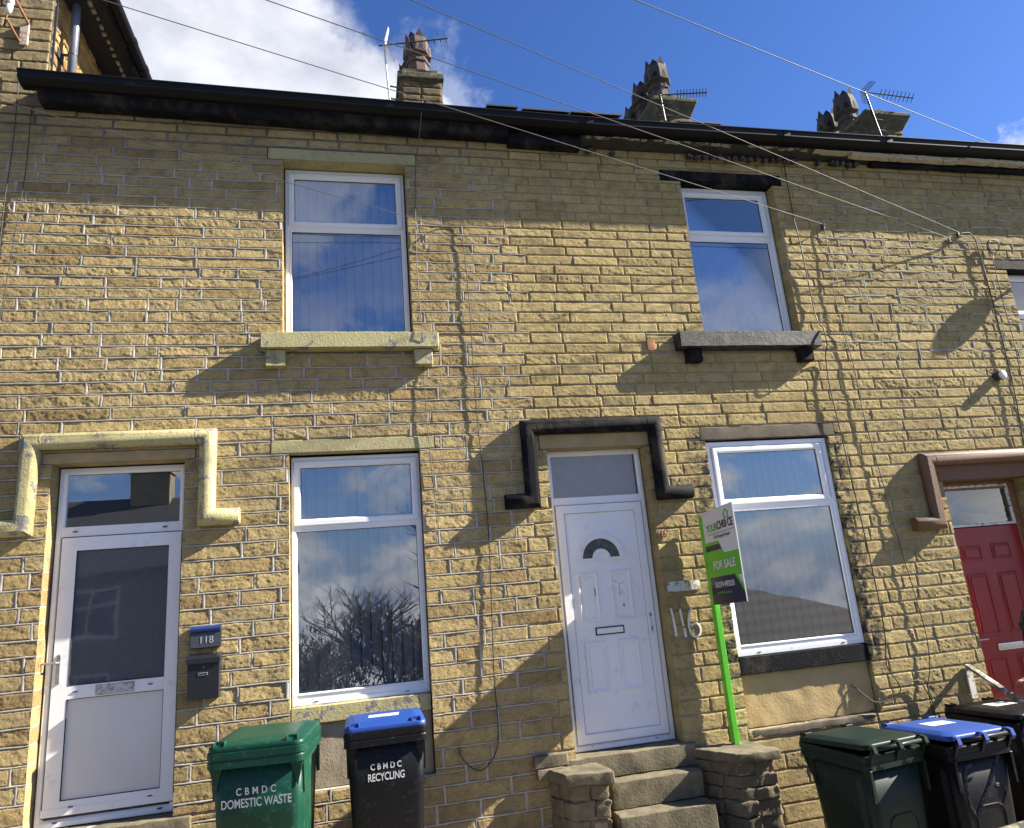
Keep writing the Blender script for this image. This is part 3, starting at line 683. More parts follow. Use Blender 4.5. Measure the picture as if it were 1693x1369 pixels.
# 116: white panelled door
y = .145; fr = MB(); X0, X1, Z0, Z1 = 1.725,2.680,.478,3.128
fr.ring(X0, X1, Z0, Z1, PROF(.050, y, y+.07)); fr.box(X0+.04, X1-.04, y+.001, y+.06, 2.612, 2.682)
d116 = rel(fr.build('door_frame', M_PVC, None, bevel=.0015), H116)
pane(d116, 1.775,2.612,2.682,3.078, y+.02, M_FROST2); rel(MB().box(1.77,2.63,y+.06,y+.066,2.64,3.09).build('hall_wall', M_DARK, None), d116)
lf = MB(); lf.ring(1.774,2.626,.535,2.606,[(0,y+.03),(0,y-.010),(.003,y-.013),(.072,y-.013),(.078,y-.008),(.084,y+.002)]); lf.box(1.855,2.545,y,y+.03,.61,2.53)
leaf = rel(lf.build('door', M_PVC2, None), H116)
MOLD = [(0, y), (.003, y-.014), (.012, y-.018), (.018, y-.008), (.026, y-.006), (.034, y+.0005)]
for (a,b,c,d) in ((1.915,2.108,1.54,1.976),(2.232,2.433,1.54,1.978),(1.920,2.124,.936,1.372),(2.240,2.440,.936,1.370)):
    pm = MB(); pm.ring(a,b,c,d,MOLD); pm.box(a+.042,b-.042,y-.006,y+.002,c+.042,d-.042)
    rel(pm.build('moulded_panel', M_PVC2, None, bevel=.003), leaf)
# fan light: half round with an inner half round
def arc_band(cx, cz, r0, r1, y0, y1, n=24, a0=0, a1=180):
    mb = MB(); rings = []
    for i in range(n+1):
        t = rad(a0+(a1-a0)*i/n); c, s = math.cos(t), math.sin(t)
        rings.append([(cx+r0*c, y1, cz+r0*s), (cx+r0*c, y0, cz+r0*s), (cx+r1*c, y0, cz+r1*s), (cx+r1*c, y1, cz+r1*s)])
    mb.loft(rings); return mb
cx, cz = 2.173, 2.10
fm = arc_band(cx, cz, .182, .236, y-.012, y+.002); am = arc_band(cx, cz, .205, .224, y-.018, y-.012); fm.add(am.v, am.f)
am = arc_band(cx, cz, .055, .088, y-.012, y+.002, 16); fm.add(am.v, am.f)
fm.box(cx-.262,cx-.055,y-.012,y+.002,cz-.018,cz+.006); fm.box(cx+.055,cx+.262,y-.012,y+.002,cz-.018,cz+.006)
rel(fm.build('fanlight_surround', M_PVC2, None, bevel=.002), leaf)
rel(arc_band(cx, cz+.004, .086, .184, y-.003, y+.002).build('pane', simple('textured_dark_glass', (.035,.045,.045), .12, .8, 26, .9, 30), None), leaf)
lb = MB(); lb.ring(2.042,2.315,1.420,1.489,[(0,y),(0,y-.010),(.006,y-.013),(.010,y-.009)]); rel(lb.build('letter_plate_rim', M_GASK, None), leaf)
rel(MB().box(2.052,2.305,y-.010,y,1.430,1.479).build('letter_flap', M_PVC2, None, bevel=.002), leaf)
lk = MB(); lk.loft([rrect(2.582,1.49,.026,.20,.012,0), rrect(2.582,1.49,.026,.20,.012,.006)]); lk.v = [(p[0], y-.013-p[2], p[1]) for p in lk.v]; rel(lk.build('lock_plate', simple('white_metal', (.62,.64,.68), .3, .1), None, bevel=.001), leaf)
kh = MB(); kh.box(2.577,2.587,y-.021,y-.018,1.425,1.455); kh.box(2.576,2.588,y-.021,y-.018,1.545,1.57); rel(kh.build('keyhole', M_GASK, None), leaf)
sc_ = MB()
for (x_, z_, w_, h_) in ((2.075,1.80,.006,.07),(2.315,1.80,.004,.10),(2.33,1.86,.04,.003),(2.365,1.87,.02,.004),(2.34,1.665,.014,.030),(2.285,1.885,.014,.006)): sc_.box(x_-w_/2, x_+w_/2, y-.0075, y-.0055, z_-h_/2, z_+h_/2)
rel(sc_.build('scratch', simple('dark_scuff', (.16,.16,.18), .7, .4, 60), None), leaf)
gs = MB(); gs.ring(1.769,2.631,.530,2.611,[(0,y-.003),(.004,y-.005),(.006,y+.005)]); gs.ring(1.850,2.550,.611,2.530,[(0,y-.0105),(.0015,y-.012),(.003,y-.009)]); rel(gs.build('gasket', simple('grey_seal', (.18,.18,.19), .6, .1), None), leaf)
dr = MB()
for xx in (1.90, 2.50, 2.515): dr.box(xx-.006, xx+.006, y-.006, y, .505, .511)
rel(dr.build('drain_slot', M_GASK, None), d116)
# 114: red six panel door under a timber-framed toplight
y = .17; fr = MB(); fr.ring(5.97,7.055,.345,2.605,PROF(.095, y, y+.07)); d114 = rel(fr.build('door_frame', M_ORANGEW, None, bevel=.002), H114)
tr = MB(); tr.ring(6.10,6.955,2.13,2.568,[(0,y+.01),(0,y-.008),(.022,y-.008),(.028,y+.008)]); rel(tr.build('toplight_frame', M_WHITEP, None), d114)
pane(d114, 6.12,6.935,2.155,2.545,y+.006); room(d114, 6.12,6.935,2.16,2.54,y+.05)
lf = MB().box(6.06,6.965,y,y+.05,.36,2.12); leaf = rel(lf.build('door', M_RED, None, bevel=.003), H114)
def rp(a,b,c,d):
    pm = MB(); pm.ring(a,b,c,d,[(0,y),(.004,y-.010),(.012,y-.011),(.024,y-.002)]); pm.box(a+.034,b-.034,y-.008,y+.002,c+.034,d-.034); rel(pm.build('moulded_panel', M_RED, None, bevel=.004), leaf)
for xo in (6.115, 6.55):
    rp(xo,xo+.30,1.775,1.94) if False else None
rp(6.17,6.42,1.775,1.93); rp(6.55,6.80,1.775,1.94); rp(6.17,6.42,1.02,1.64); rp(6.55,6.80,1.02,1.64); rp(6.17,6.42,.46,.82); rp(6.55,6.80,.46,.82)
lp = MB(); lp.box(6.34,6.655,y-.018,y-.001,.868,.938); rel(lp.build('letter_flap', M_CHROME, None, bevel=.008, segs=3), leaf)
br = MB(); br.box(6.13,6.25,y-.008,y-.001,.985,.995); rel(br.build('latch_plate', M_ALU, None), leaf)
st = MB()
for k in range(5):
    hz = .345-.19*k; st.box(5.62,7.15,-.02-.27*(k+1),-.02-.27*k+.0 if k else .09, hz-.19-(.0 if k < 4 else .3), hz-.002)
tag(st.build('entrance_steps', M_STEP, None, bevel=.012), 'worn stone steps leading up to the red front door', 'steps')

# ------------------------------------------------------------ hood moulds over the doors (thick painted pipes)
def hood(par, pts, mat, r=.068, y=-.045):
    mb = MB(); P = [(a, y, b) for a, b in pts]
    mb.tube(P, r, 24)
    o = mb.build('door_hood', mat, None, bevel=.003); 
    for p in o.data.polygons: p.use_smooth = len(p.vertices) == 4
    rel(o, par)
    jr = MB()
    for i in range(1, len(P)-1):
        A = Vector(P[i]);
        for B in (Vector(P[i-1]), Vector(P[i+1])):
            d = (B-A).normalized(); q = A+d*.088
            if (B-A).length > .5: jr.tube([q-d*.003, q+d*.003], r+.0018, 24)
    j = jr.build('joint_ring', mat, None); rel(j, o)
hood(H118, [(-.985,2.665),(-1.243,2.665),(-1.243,3.347),(-2.572,3.347),(-2.572,2.665),(-2.93,2.665)], M_CREAM)
hood(H116, [(3.085,2.652),(2.790,2.652),(2.790,3.332),(1.522,3.332),(1.522,2.650),(1.262,2.650)], M_BLK)
hood(H114, [(5.47,2.19),(5.775,2.19),(5.775,2.845),(7.26,2.845),(7.26,2.19),(7.5,2.19)], M_BROWN)

# ------------------------------------------------------------ gutters, fascia, roofs
def gutz(x):   # height of the gutter rim along the row
    return float(np.interp(x, [-3, -2, .7, 2.6, 5.5, 10], [6.66, 6.635, 6.585, 6.555, 6.572, 6.60]))
def gutter(par, xa, xb_, endcap=True):
    n = max(2, int((xb_-xa)/.4)); rings = []
    prof = [(-.305,0),(-.312,-.012),(-.300,-.03),(-.296,-.075),(-.270,-.098),(-.235,-.112),(-.16,-.115),(-.155,0),(-.162,0),(-.167,-.10),(-.235,-.104),(-.285,-.075),(-.292,-.01),(-.298,0)]
    for i in range(n+1):
        x = xa+(xb_-xa)*i/n; z = gutz(x); rings.append([(x, py, z+pz) for py, pz in prof])
    o = rel(MB().loft(rings).build('gutter', M_BLACKP, None), par)
    js = MB()
    for x in np.arange(xa+.9, xb_-.2, 2.3):
        z = gutz(x); js.loft([[(xx, py*1.0-(.005 if py < -.2 else 0), z+pz-.003) for py, pz in prof[:8]] for xx in (x-.04, x+.04)])
    if js.v: rel(js.build('gutter_joint', M_BLACKP, None), o)
    return o
gutter(H118, -2.83, 1.52); gutter(H116, 1.52, 5.15); gutter(H114, 5.15, 9.6)
def moulding(par, xa, xb_, prof, mat, name, dz=0):
    n = max(2, int((xb_-xa)/.5)); rings = []
    for i in range(n+1):
        x = xa+(xb_-xa)*i/n; z = gutz(x)+dz; rings.append([(x, py, z+pz) for py, pz in prof])
    return rel(MB().loft(rings).build(name, mat, None, bevel=.002), par)
FAS = [(.0,-.02),(-.14,-.02),(-.20,-.085),(-.20,-.112),(-.165,-.122),(-.150,-.175),(-.130,-.186),(0,-.186)]
moulding(H118, -2.72, 1.58, FAS, M_BLKF, 'fascia')
moulding(H116, 1.585, 2.36, [(0,-.02),(-.12,-.02),(-.12,-.235),(0,-.235)], M_BLKF, 'fascia')
moulding(H116, 2.365, 5.12, [(0,-.02),(-.15,-.02),(-.16,-.13),(-.04,-.17),(0,-.17)], M_SOOTD, 'eaves_course')
moulding(H114, 5.12, 9.6, [(0,-.02),(-.15,-.02),(-.16,-.13),(-.04,-.17),(0,-.17)], M_SOOTD, 'eaves_course')
cr_ = MB(); R = random.Random(4)
def peel(x0, x1, zoff, h):
    n = int((x1-x0)/.06); top = [(x0+(x1-x0)*i/n, gutz(x0)+zoff+R.uniform(-.004,.006)) for i in range(n+1)]
    rings = [[(x, -.168, z), (x, -.168, z-h*R.uniform(.6,1.1)), (x, -.1, z-h), (x, -.1, z)] for x, z in top]
    return rings
for a, b, h in ((2.38, 3.1, .012), (3.15, 4.1, .014), (4.3, 5.1, .012)):
    cr_.loft(peel(a, b, -.125, h))
rel(cr_.build('peeling_trim', simple('peeling_cream', (.36,.33,.25), .8, .2, 25, .4, 60, dirt=((.05,.045,.04), 18, .46, .52)), None), H116)
cr2 = MB()
for a, b, h in ((5.15, 5.62, .02), (5.62, 7.1, .055), (7.12, 8.2, .05), (8.22, 9.5, .05)): cr2.loft(peel(a, b, -.13, h))
rel(cr2.build('peeling_trim', simple('peeling_cream_board', (.44,.38,.26), .8, .15, 12, .4, 60, dirt=((.05,.045,.04), 9, .60, .64)), None), H114)
bb = MB(); bb.loft([[(x, -.075, gutz(x)-.188), (x, -.075, gutz(x)-.222+R.uniform(-.01,.01)), (x, .0, gutz(x)-.225), (x, .0, gutz(x)-.188)] for x in np.arange(5.95, 9.5, .15)])
rel(bb.build('fascia', M_BLKF, None), H114)
# lumps of black pitch and mortar left under the eaves
lp = []
def lumps(par, xs, seed):
    R = random.Random(seed); mb = MB()
    for x in xs:
        z = gutz(x)-.225+R.uniform(-.012,.012); r = R.uniform(.025,.037)
        rings = []
        for k in range(6):
            t = k/5*math.pi; rr_ = r*math.sin(t)+.002; yy = -.055-math.cos(t)*.04
            rings.append([(x+math.cos(a)*rr_*R.uniform(.75,1.2), yy, z+math.sin(a)*rr_*R.uniform(.75,1.3)) for a in [2*math.pi*j/9 for j in range(9)]])
        mb.loft(rings)
    m = simple('glossy_black_pitch', (.018,.018,.022), .30, .4, 30, .5, 70, dirt=((.30,.29,.27), 40, .62, .68))
    rel(mb.build('pitch_lump', m, None), par)
lumps(H116, [2.46, 2.49, 2.73], 3); lumps(H116, list(np.arange(3.62, 4.95, .093)), 5); lumps(H114, [5.24, 5.42, 5.48, 5.56, 5.65, 5.74], 8)
# roofs: slated slopes with overlapping rows
def roof(par, xa, xb_, seed):
    R = random.Random(seed); mb = MB(); sl = math.tan(rad(30)); y0, y1 = -.22, 4.1; rows = 18
    z = lambda yy: 6.60+(yy+.22)*sl
    for i in range(rows):
        ya = y0+(y1-y0)*i/rows; yb = ya+(y1-y0)/rows*1.25; x = xa
        while x < xb_-.01:
            w = R.uniform(.30,.42); x2 = min(xb_, x+w); t = R.uniform(0,.006)
            mb.add([(x,ya,z(ya)+.022+t),(x2-.006,ya,z(ya)+.022+t),(x2-.006,yb,z(yb)+.008),(x,yb,z(yb)+.008),(x,ya,z(ya)+.010+t),(x2-.006,ya,z(ya)+.010+t)], [(0,1,2,3),(4,5,1,0)]); x = x2
    o = rel(mb.build('roof', M_SLATE, None, fixn=False), par)
    bk = MB(); bk.add([(xa,y0,z(y0)-.01),(xb_,y0,z(y0)-.01),(xb_,y1,z(y1)-.01),(xa,y1,z(y1)-.01),(xb_,8.4,6.6),(xa,8.4,6.6)], [(0,1,2,3),(3,2,4,5)]); rel(bk.build('roof_deck', M_SLATE, None, fixn=False), o)
    rd = MB(); rd.tube([(xa, y1, z(y1)+.02), (xb_, y1, z(y1)+.02)], .11, 10); rel(rd.build('ridge_tile', M_SLATE, None), o)
    bx = MB(); bx.box(xa+.01, xb_-.01, .31, 8.3, gz(xa)-.8, 6.55); rel(bx.build('house_body', M_STT2, None), o)
    return o
M_STT2 = simple('rear_stone', (.30,.24,.14), .9, .2, 6, .4, 40)
def hollow(par, xa, xb_):   # side, back and floor slabs instead of a solid block, so the rooms stay open
    mb = MB(); z0 = gz(xa)-.8
    mb.box(xa, xa+.12, .31, 8.3, z0, 6.5); mb.box(xb_-.12, xb_, .31, 8.3, z0, 6.5); mb.box(xa+.125, xb_-.125, 8.1, 8.3, z0, 6.5)
    rel(mb.build('party_walls', M_STT2, None), par)
_roof = roof
def roof2(par, xa, xb_, seed):
    o = _roof(par, xa, xb_, seed)
    for c in [q for q in bpy.data.objects if q.parent is o and q.name.startswith('house_body')]: bpy.data.objects.remove(c)
    hollow(par, xa, xb_); return o
roof2(H118, -2.69, 1.52, 1); roof2(H116, 1.525, 5.15, 2); roof2(H114, 5.155, 9.6, 3)
sl = MB()
for (x, w, y0_, zz) in ((1.35,.32,-.30,6.612),(1.72,.5,-.29,6.606),(2.24,.55,-.30,6.603),(3.45,.5,-.28,6.598)):
    sl.add([(x,y0_,zz),(x+w,y0_,zz),(x+w,y0_,zz+.016),(x,y0_,zz+.016),(x,y0_+.3,zz+.12),(x+w,y0_+.3,zz+.12),(x+w,y0_+.3,zz+.136),(x,y0_+.3,zz+.136)], [(0,1,2,3),(3,2,6,7),(0,4,5,1),(0,3,7,4),(1,5,6,2)])
rel(sl.build('loose_slate', M_SLATE, None), H116)

# ------------------------------------------------------------ chimneys
def pot(par, x, y, z, h=.78, r=.165, mat=None, rot=0, fused=None):
    mb = MB(); n = 8
    def ring(rr_, zz): return [(x+rr_*math.cos(2*math.pi*(k+.5)/n+rot), y+rr_*math.sin(2*math.pi*(k+.5)/n+rot), z+zz) for k in range(n)]
    mb.loft([ring(r*1.05,0), ring(r*.92,.02), ring(r*.86,h*.30), ring(r*.98,h*.32), ring(r*.98,h*.36), ring(r*.84,h*.38), ring(r*.84,h*.44), ring(r*1.12,h*.48), ring(r*1.16,h*.50), ring(r*1.08,h*.72), ring(r*.86,h*.82), ring(r*.55,h*.83)])
    for k in range(n):       # pointed crown
        a0 = 2*math.pi*(k+.5)/n+rot; a1 = 2*math.pi*(k+1.5)/n+rot; am = (a0+a1)/2
        p = lambda a, rr_, zz: (x+rr_*math.cos(a), y+rr_*math.sin(a), z+zz)
        tip = h*(1.0 if k % 2 else .93)
        mb.add([p(a0,r*1.06,h*.72), p(a1,r*1.06,h*.72), p(a1,r*.74,h*.72), p(a0,r*.74,h*.72), p(am,r*.90,tip), p(a0,r*.90,h*.84), p(a1,r*.90,h*.84)],
               [(0,1,6,4,5),(1,2,6),(2,3,5,4,6),(3,0,5)])
    o = rel(mb.build('chimney_pot', mat or M_POT, None), par)
    hl = MB()
    return o, [(x, y, z, h, r, rot)]
def pot_holes(par, specs):
    hl = MB(); n = 8
    for (x, y, z, h, r, rot) in specs:
        for k in range(n):
            am = 2*math.pi*(k+1)/n+rot; c, s = math.cos(am), math.sin(am); rr_ = r*1.15*math.cos(math.pi/n)+.002; w = r*.26
            P = lambda t, zz, q: (x+c*(rr_+q)-s*t, y+s*(rr_+q)+c*t, z+zz)
            hl.add([P(-w,h*.52,0), P(w,h*.52,0), P(0,h*.66,-.004), P(-w,h*.52,-.02), P(w,h*.52,-.02), P(0,h*.66,-.03)], [(0,1,2),(3,5,4),(0,3,4,1),(1,4,5,2),(2,5,3,0)])
    return hl
def stackwall(name, par, x0, x1, y0, y1, z0, z1, seed):
    R = random.Random(seed); G = Grid(); z = z0; i = 0
    def place(P): return P
    while z < z1-.02:
        h = min(R.uniform(.10,.15), z1-z)
        for (ax, a, b, fix, sgn) in (('x', x0, x1, y0, -1), ('y', y0, y1, x0, -1), ('y', y0, y1, x1, 1), ('x', x0, x1, y1, 1)):
            p = a
            while p < b-.01:
                q = min(b, p+R.uniform(.16,.36));
                if b-q < .08: q = b
                g = Grid(); stone(g, p, q, z, z+h, R, .010, .014, .025, (0,0), 1.8)
                if g.V:
                    V = g.V[0].reshape(-1, 3).copy(); d = V[:,1].copy()
                    if ax == 'x': V[:,1] = fix + (d if sgn < 0 else -d)
                    else: V = np.stack([fix+(d if sgn < 0 else -d), V[:,0], V[:,2]], -1)
                    G.V.append(V); G.T.append(g.T[0]); G.F.append(g.F[0]+G.n); G.n += len(V)
                p = q
        z += h
    o = G.build(name, M_CHST, par)
    c = MB().box(x0+.004, x1-.004, y0+.004, y1-.004, z0, z1).build('mortar', M_MO2, None); rel(c, o); return o
M_CHST = stone_mat('chimney_stone', [(.10,.08,.05), (.16,.125,.07), (.13,.105,.065), (.19,.145,.075)], soot=False)
def chimney(par, x0, x1, y0, y1, zc, pots, seed, over=.06, flare=False):
    o = stackwall('chimney', par, x0, x1, y0, y1, 8.0, zc, seed)
    cb = MB(); hh = .14
    if flare: cb.loft([[(x0-a, y0-a, z), (x1+a, y0-a, z), (x1+a, y1+a, z), (x0-a, y1+a, z)] for a, z in ((0, zc-.26), (over*.25, zc-.20), (over*1.0, zc-.03), (over*1.15, zc), (over*1.15, zc+.06), (over*.7, zc+.09))])
    else: cb.loft([[(x0-a, y0-a, z), (x1+a, y0-a, z), (x1+a, y1+a, z), (x0-a, y1+a, z)] for a, z in ((0, zc-.02), (over, zc), (over, zc+.10), (over*.3, zc+.12))])
    roughcap = rel(cb.build('chimney_cap', M_CAPST, None, bevel=.01), o)
    roughblock('flaunching', M_CAPST, o, x0+.03, x1-.03, y0+.03, y1-.03, zc+.07, zc+.21, .018, .07, seed)
    hs_ = []
    for (px, py, h, mt) in pots:
        p_, h_ = pot(o, px, py, zc+.16, h, .20, mt, rot=.2); hs_ += h_
    rel(pot_holes(o, hs_).build('pot_vents', M_DARK, None), o)
    return o
chimney(H118, .78, 1.40, 3.0, 4.3, 9.66, [(1.08,3.24,.88,M_POTR),(1.0,3.72,.72,M_POT),(1.05,4.1,.72,M_POT)], 61, .05)
chimney(H116, 5.02, 5.60, 3.0, 4.6, 9.55, [(5.25,3.28,.92,M_POT),(5.2,3.75,.86,M_POT),(5.2,4.2,.7,M_POT)], 62, .10, True)
chimney(H114, 9.12, 9.80, 3.0, 4.7, 9.58, [(9.42,3.75,1.02,M_POT),(9.40,4.25,.95,M_POT)], 63, .12, True)

M_GALV = simple('galvanised_mast', (.05,.05,.052), .5, .3, 30, metal=.5)
# ------------------------------------------------------------ aerials
def aerial(loc, mast_h, boom_len, az, tilt, nel, label, mat, reflector='grid', roll=90, zmat=None, elw=.16, lean=0):
    r_ = empty('tv_aerial', loc, label, 'aerial', 'television aerials on the chimneys')
    m = MB(); top = Vector((lean, 0, mast_h)); m.tube([(0,0,0), top], .016, 8); rel2(m.build('mast', zmat or M_GALV, None), r_)
    br = MB(); br.tube([(0,0,.12),(.14,.02,.12)], .012, 6); br.tube([(0,0,.34),(.14,.02,.34)], .012, 6); rel2(br.build('bracket', M_DARKMET, None), r_)
    d = Vector((math.cos(rad(az))*math.cos(rad(tilt)), math.sin(rad(az))*math.cos(rad(tilt)), math.sin(rad(tilt))))
    if roll == 90: e = d.cross(Vector((0,0,1))).normalized(); e = e.cross(d).normalized()
    else:
        h = d.cross(Vector((0,0,1))).normalized(); v = h.cross(d).normalized(); e = (h*math.cos(rad(roll))+v*math.sin(rad(roll)))
    b = MB(); b.tube([top-d*.08, top+d*boom_len], .011, 6); rel2(b.build('boom', mat, None), r_)
    el = MB()
    for k in range(nel):
        p = top+d*(.30+(boom_len-.32)*k/(nel-1)); el.tube([p-e*elw, p+e*elw], .0065, 5)
    rel2(el.build('elements', mat, None), r_)
    rf = MB(); h = e.cross(d).normalized()
    if reflector == 'grid':
        for s_ in (-1, 1):
            for k in range(6): q = top-d*.02+e*s_*(.02+.032*k)+d*(.02*k); rf.tube([q-h*.09, q+h*.09], .005, 5)
            for t in (-.09, 0, .09): rf.tube([top-d*.02+h*t+e*s_*.02, top+d*.08+h*t+e*s_*.18], .006, 5)
        rel2(rf.build('reflector', mat, None), r_)
    else:
        for s_ in (-1, 1):
            A = top+d*.02; rf.add([A-h*.07, A+h*.07, A+e*s_*.30+d*.10+h*.035, A+e*s_*.30+d*.10-h*.035, A-h*.07-d*.012, A+h*.07-d*.012, A+e*s_*.30+d*.088+h*.035, A+e*s_*.30+d*.088-h*.035], [(0,1,2,3),(4,7,6,5),(0,4,5,1),(1,5,6,2),(2,6,7,3),(3,7,4,0)])
        rel2(rf.build('reflector', M_PORC, None), r_)
    return r_
def rel2(o, par): o.parent = par; return o
aerial((.60,2.95,9.12), 1.08, 1.0, -8, 6, 8, 'television aerial with white reflector fixed left of the leftmost chimney', M_DARKMET, 'plate', 90, M_PORC, .13, lean=-.06)
aerial((5.05,2.85,9.10), .50, .82, -6, 3, 10, 'small dark television aerial on the middle chimney, pointing right', M_DARKMET, 'grid', 60, M_DARKMET, .065, lean=-.02)
aerial((9.18,2.85,9.10), .90, .95, -4, -6, 9, 'grid backed television aerial on a leaning mast at the rightmost chimney', M_DARKMET, 'grid', 45, M_GALV, .085, lean=-.12)

# ------------------------------------------------------------ tall house: side wall, eaves, downpipe, insulator
def side_wall():
    R = random.Random(91); G = Grid(); z = 6.4
    while z < 7.86:
        h = R.uniform(.10,.17); p = .01
        while p < 6.0:
            q = p+R.uniform(.14,.42); g = Grid(); stone(g, p, q, z, z+h, R, .014, .030, .022, (0,0), 3.4)
            if g.V:
                V = g.V[0].reshape(-1,3).copy(); G.V.append(np.stack([-2.745-V[:,1], V[:,0], V[:,2]], -1)); G.T.append(g.T[0]); G.F.append(g.F[0]+G.n); G.n += len(V)
            p = q
        z += h
    o = G.build('side_wall', stone_mat('rubble_stone', [(.30,.19,.075), (.40,.27,.12), (.24,.16,.08), (.44,.31,.14)], soot=False), HTALL)
    bx = MB().box(-5.2, -2.745, .31, 8.3, -.6, 8.0); rel(bx.build('rear_wall', M_STT2, None), HTALL)
side_wall()
ev = MB(); ev.box(-5.2, -2.30, -.02, 8.4, 7.87, 7.93); rel(ev.build('soffit', simple('black_soffit', (.012,.011,.012), .7, .3, 8), None), HTALL)
fb = MB(); fb.box(-2.34,-2.30,-.03,8.4,7.80,7.87); rel(fb.build('fascia', M_BLKF, None), HTALL)
rt = MB(); rt.add([(-2.24,-.05,7.95),(-2.24,8.4,7.95),(-5.2,8.4,9.7),(-5.2,-.05,9.7),(-2.24,-.05,7.91),(-2.24,8.4,7.91),(-5.2,8.4,9.66),(-5.2,-.05,9.66)], [(0,1,2,3),(4,7,6,5),(0,4,5,1),(0,3,7,4),(1,5,6,2)]); rel(rt.build('roof', M_SLATE, None), HTALL)
g2 = MB(); g2.tube([(-2.245,-.04,7.83),(-2.245,8.4,7.83)], .055, 14); 
for yy in (.62, 1.02, 2.0, 3.0): g2.tube([(-2.245,yy-.03,7.83),(-2.245,yy+.03,7.83)], .062, 14)
rel(g2.build('gutter', M_BLACKP, None), HTALL)
pt = MB(); R = random.Random(9)
for k in range(40): yy = .05+k*.1; pt.box(-2.50+R.uniform(-.01,.01), -2.47, yy, yy+R.uniform(.03,.07), 7.845, 7.872)
rel(pt.build('peeling_trim', simple('peeling_cream_trim', (.30,.27,.19), .8, .3, 25), None), HTALL)
dp = MB(); dp.tube([(-2.60,.17,6.6),(-2.60,.17,7.6),(-2.60,.17,7.80)], .038, 18)
dpo = dp.build('downpipe', simple('grey_blue_downpipe', (.115,.125,.155), .3, .1, 6), None, smooth=True); rel(dpo, HTALL)
bk = MB(); bk.tube([(-2.60,.17,7.215),(-2.60,.17,7.225)], .044, 14); bk.box(-2.72,-2.60,.16,.18,7.212,7.228); bk.box(-2.735,-2.70,.10,.24,7.16,7.25); rel(bk.build('pipe_clip', M_DARKMET, None), dpo)
fl = MB(); fl.box(-2.742,-2.700,.02,.035,6.75,8.0); rel(fl.build('lead_flashing', M_DARKMET, None), HTALL)
ins = empty('cable_insulator', (-2.96,-.02,7.30), 'white porcelain cable insulator on a rusty bracket high on the left wall', 'insulator')
a_ = MB(); a_.box(-2.975,-2.90,-.034,-.014,7.13,7.37); rel(a_.build('back_plate', simple('rust_streaked_plate', (.52,.44,.36), .6, .15, 10, dirt=((.25,.10,.04), 14, .48, .6)), None, bevel=.004), ins)
a_ = MB(); a_.tube([(-2.905,-.03,7.36),(-2.97,-.16,7.50)], .012, 8); a_.tube([(-2.96,-.03,7.15),(-3.03,-.16,7.29)], .010, 8); a_.tube([(-2.99,-.17,7.53),(-3.03,-.165,7.27)], .007, 8); rel(a_.build('bracket_arm', M_RUST, None), ins)
a_ = MB(); P0, P1 = Vector((-2.995,-.17,7.49)), Vector((-3.022,-.166,7.34)); D = (P1-P0)
a_.tube([P0, P0+D*.08, P0+D*.10, P0+D*.30, P0+D*.34, P0+D*.42, P0+D*.46, P0+D*.85, P0+D*.88, P1], [.018,.022,.026,.026,.020,.020,.027,.027,.022,.018], 14); rel(a_.build('porcelain', M_PORC, None, smooth=True), ins)

# ------------------------------------------------------------ small wall fittings
np_ = empty('number_sign', (-1.225,-.02,1.72), 'dark 118 number sign with a blue top, on the wall right of the left door', 'sign')
a_ = MB(); a_.box(-1.342,-1.112,-.052,-.014,1.642,1.812); rel(a_.build('backing', M_MAILB, None, bevel=.004), np_)
a_ = MB(); a_.box(-1.334,-1.120,-.056,-.051,1.650,1.756); rel(a_.build('face', M_PLATE, None), np_)
a_ = MB(); a_.loft([[(x, -.052, 1.766), (x, -.066, 1.772), (x, -.070, 1.790), (x, -.062, 1.806), (x, -.04, 1.814)] for x in (-1.338,-1.116)]); rel(a_.build('lamp_cover', M_PLBLUE, None), np_)
def text(body, size, loc, rx, rz, mat, parent, name='lettering', sx=1.0, off=0.0, space=1.0, ext=.0008, ry=0, align='LEFT'):
    cu = bpy.data.curves.new(name, 'FONT'); cu.body = body; cu.size = size; cu.extrude = ext; cu.offset = off; cu.space_character = space; cu.align_x = align
    t = bpy.data.objects.new('tmp', cu); COL.objects.link(t); bpy.context.view_layer.update()
    me = bpy.data.meshes.new_from_object(t.evaluated_get(bpy.context.evaluated_depsgraph_get())); bpy.data.objects.remove(t)
    me.name = name; me.materials.clear(); me.materials.append(mat)
    o = bpy.data.objects.new(name, me); COL.objects.link(o)
    mtx = Matrix.Translation(loc) @ Matrix.Rotation(rz, 4, 'Z') @ Matrix.Rotation(rx, 4, 'X') @ Matrix.Rotation(ry, 4, 'Z') @ Matrix.Diagonal((sx, 1, 1, 1))
    me.transform(mtx)
    if parent: rel(o, parent) if parent.type == 'EMPTY' else setattr(o, 'parent', parent)
    return o
text('118', .075, (-1.275,-.0575,1.680), rad(90), 0, simple('silver_digits', (.42,.44,.46), .4, .05), np_, sx=.95, off=-.0006, space=1.05)
mbx = empty('letterbox', (-1.225,-.02,1.42), 'black steel wall letterbox below the 118 sign', 'letterbox')
a_ = MB(); a_.box(-1.343,-1.108,-.105,-.012,1.272,1.555); a_.v = [(x, yy, z) for x, yy, z in a_.v]; rel(a_.build('box_body', M_MAILB, None, bevel=.004), mbx)
a_ = MB(); a_.loft([[(x, -.012, 1.603), (x, -.118, 1.575), (x, -.120, 1.535), (x, -.108, 1.535), (x, -.012, 1.556)] for x in (-1.349,-1.102)]); rel(a_.build('lid', M_MAILB, None, bevel=.002), mbx)
a_ = MB(); a_.loft([rrect(-1.222, 1.505, .016,.016,.0075,0,3), rrect(-1.222,1.505,.012,.012,.0055,.006,3)]); a_.v = [(p[0], -.106-p[2], p[1]) for p in a_.v]; rel(a_.build('lock', M_CHROME, None), mbx)
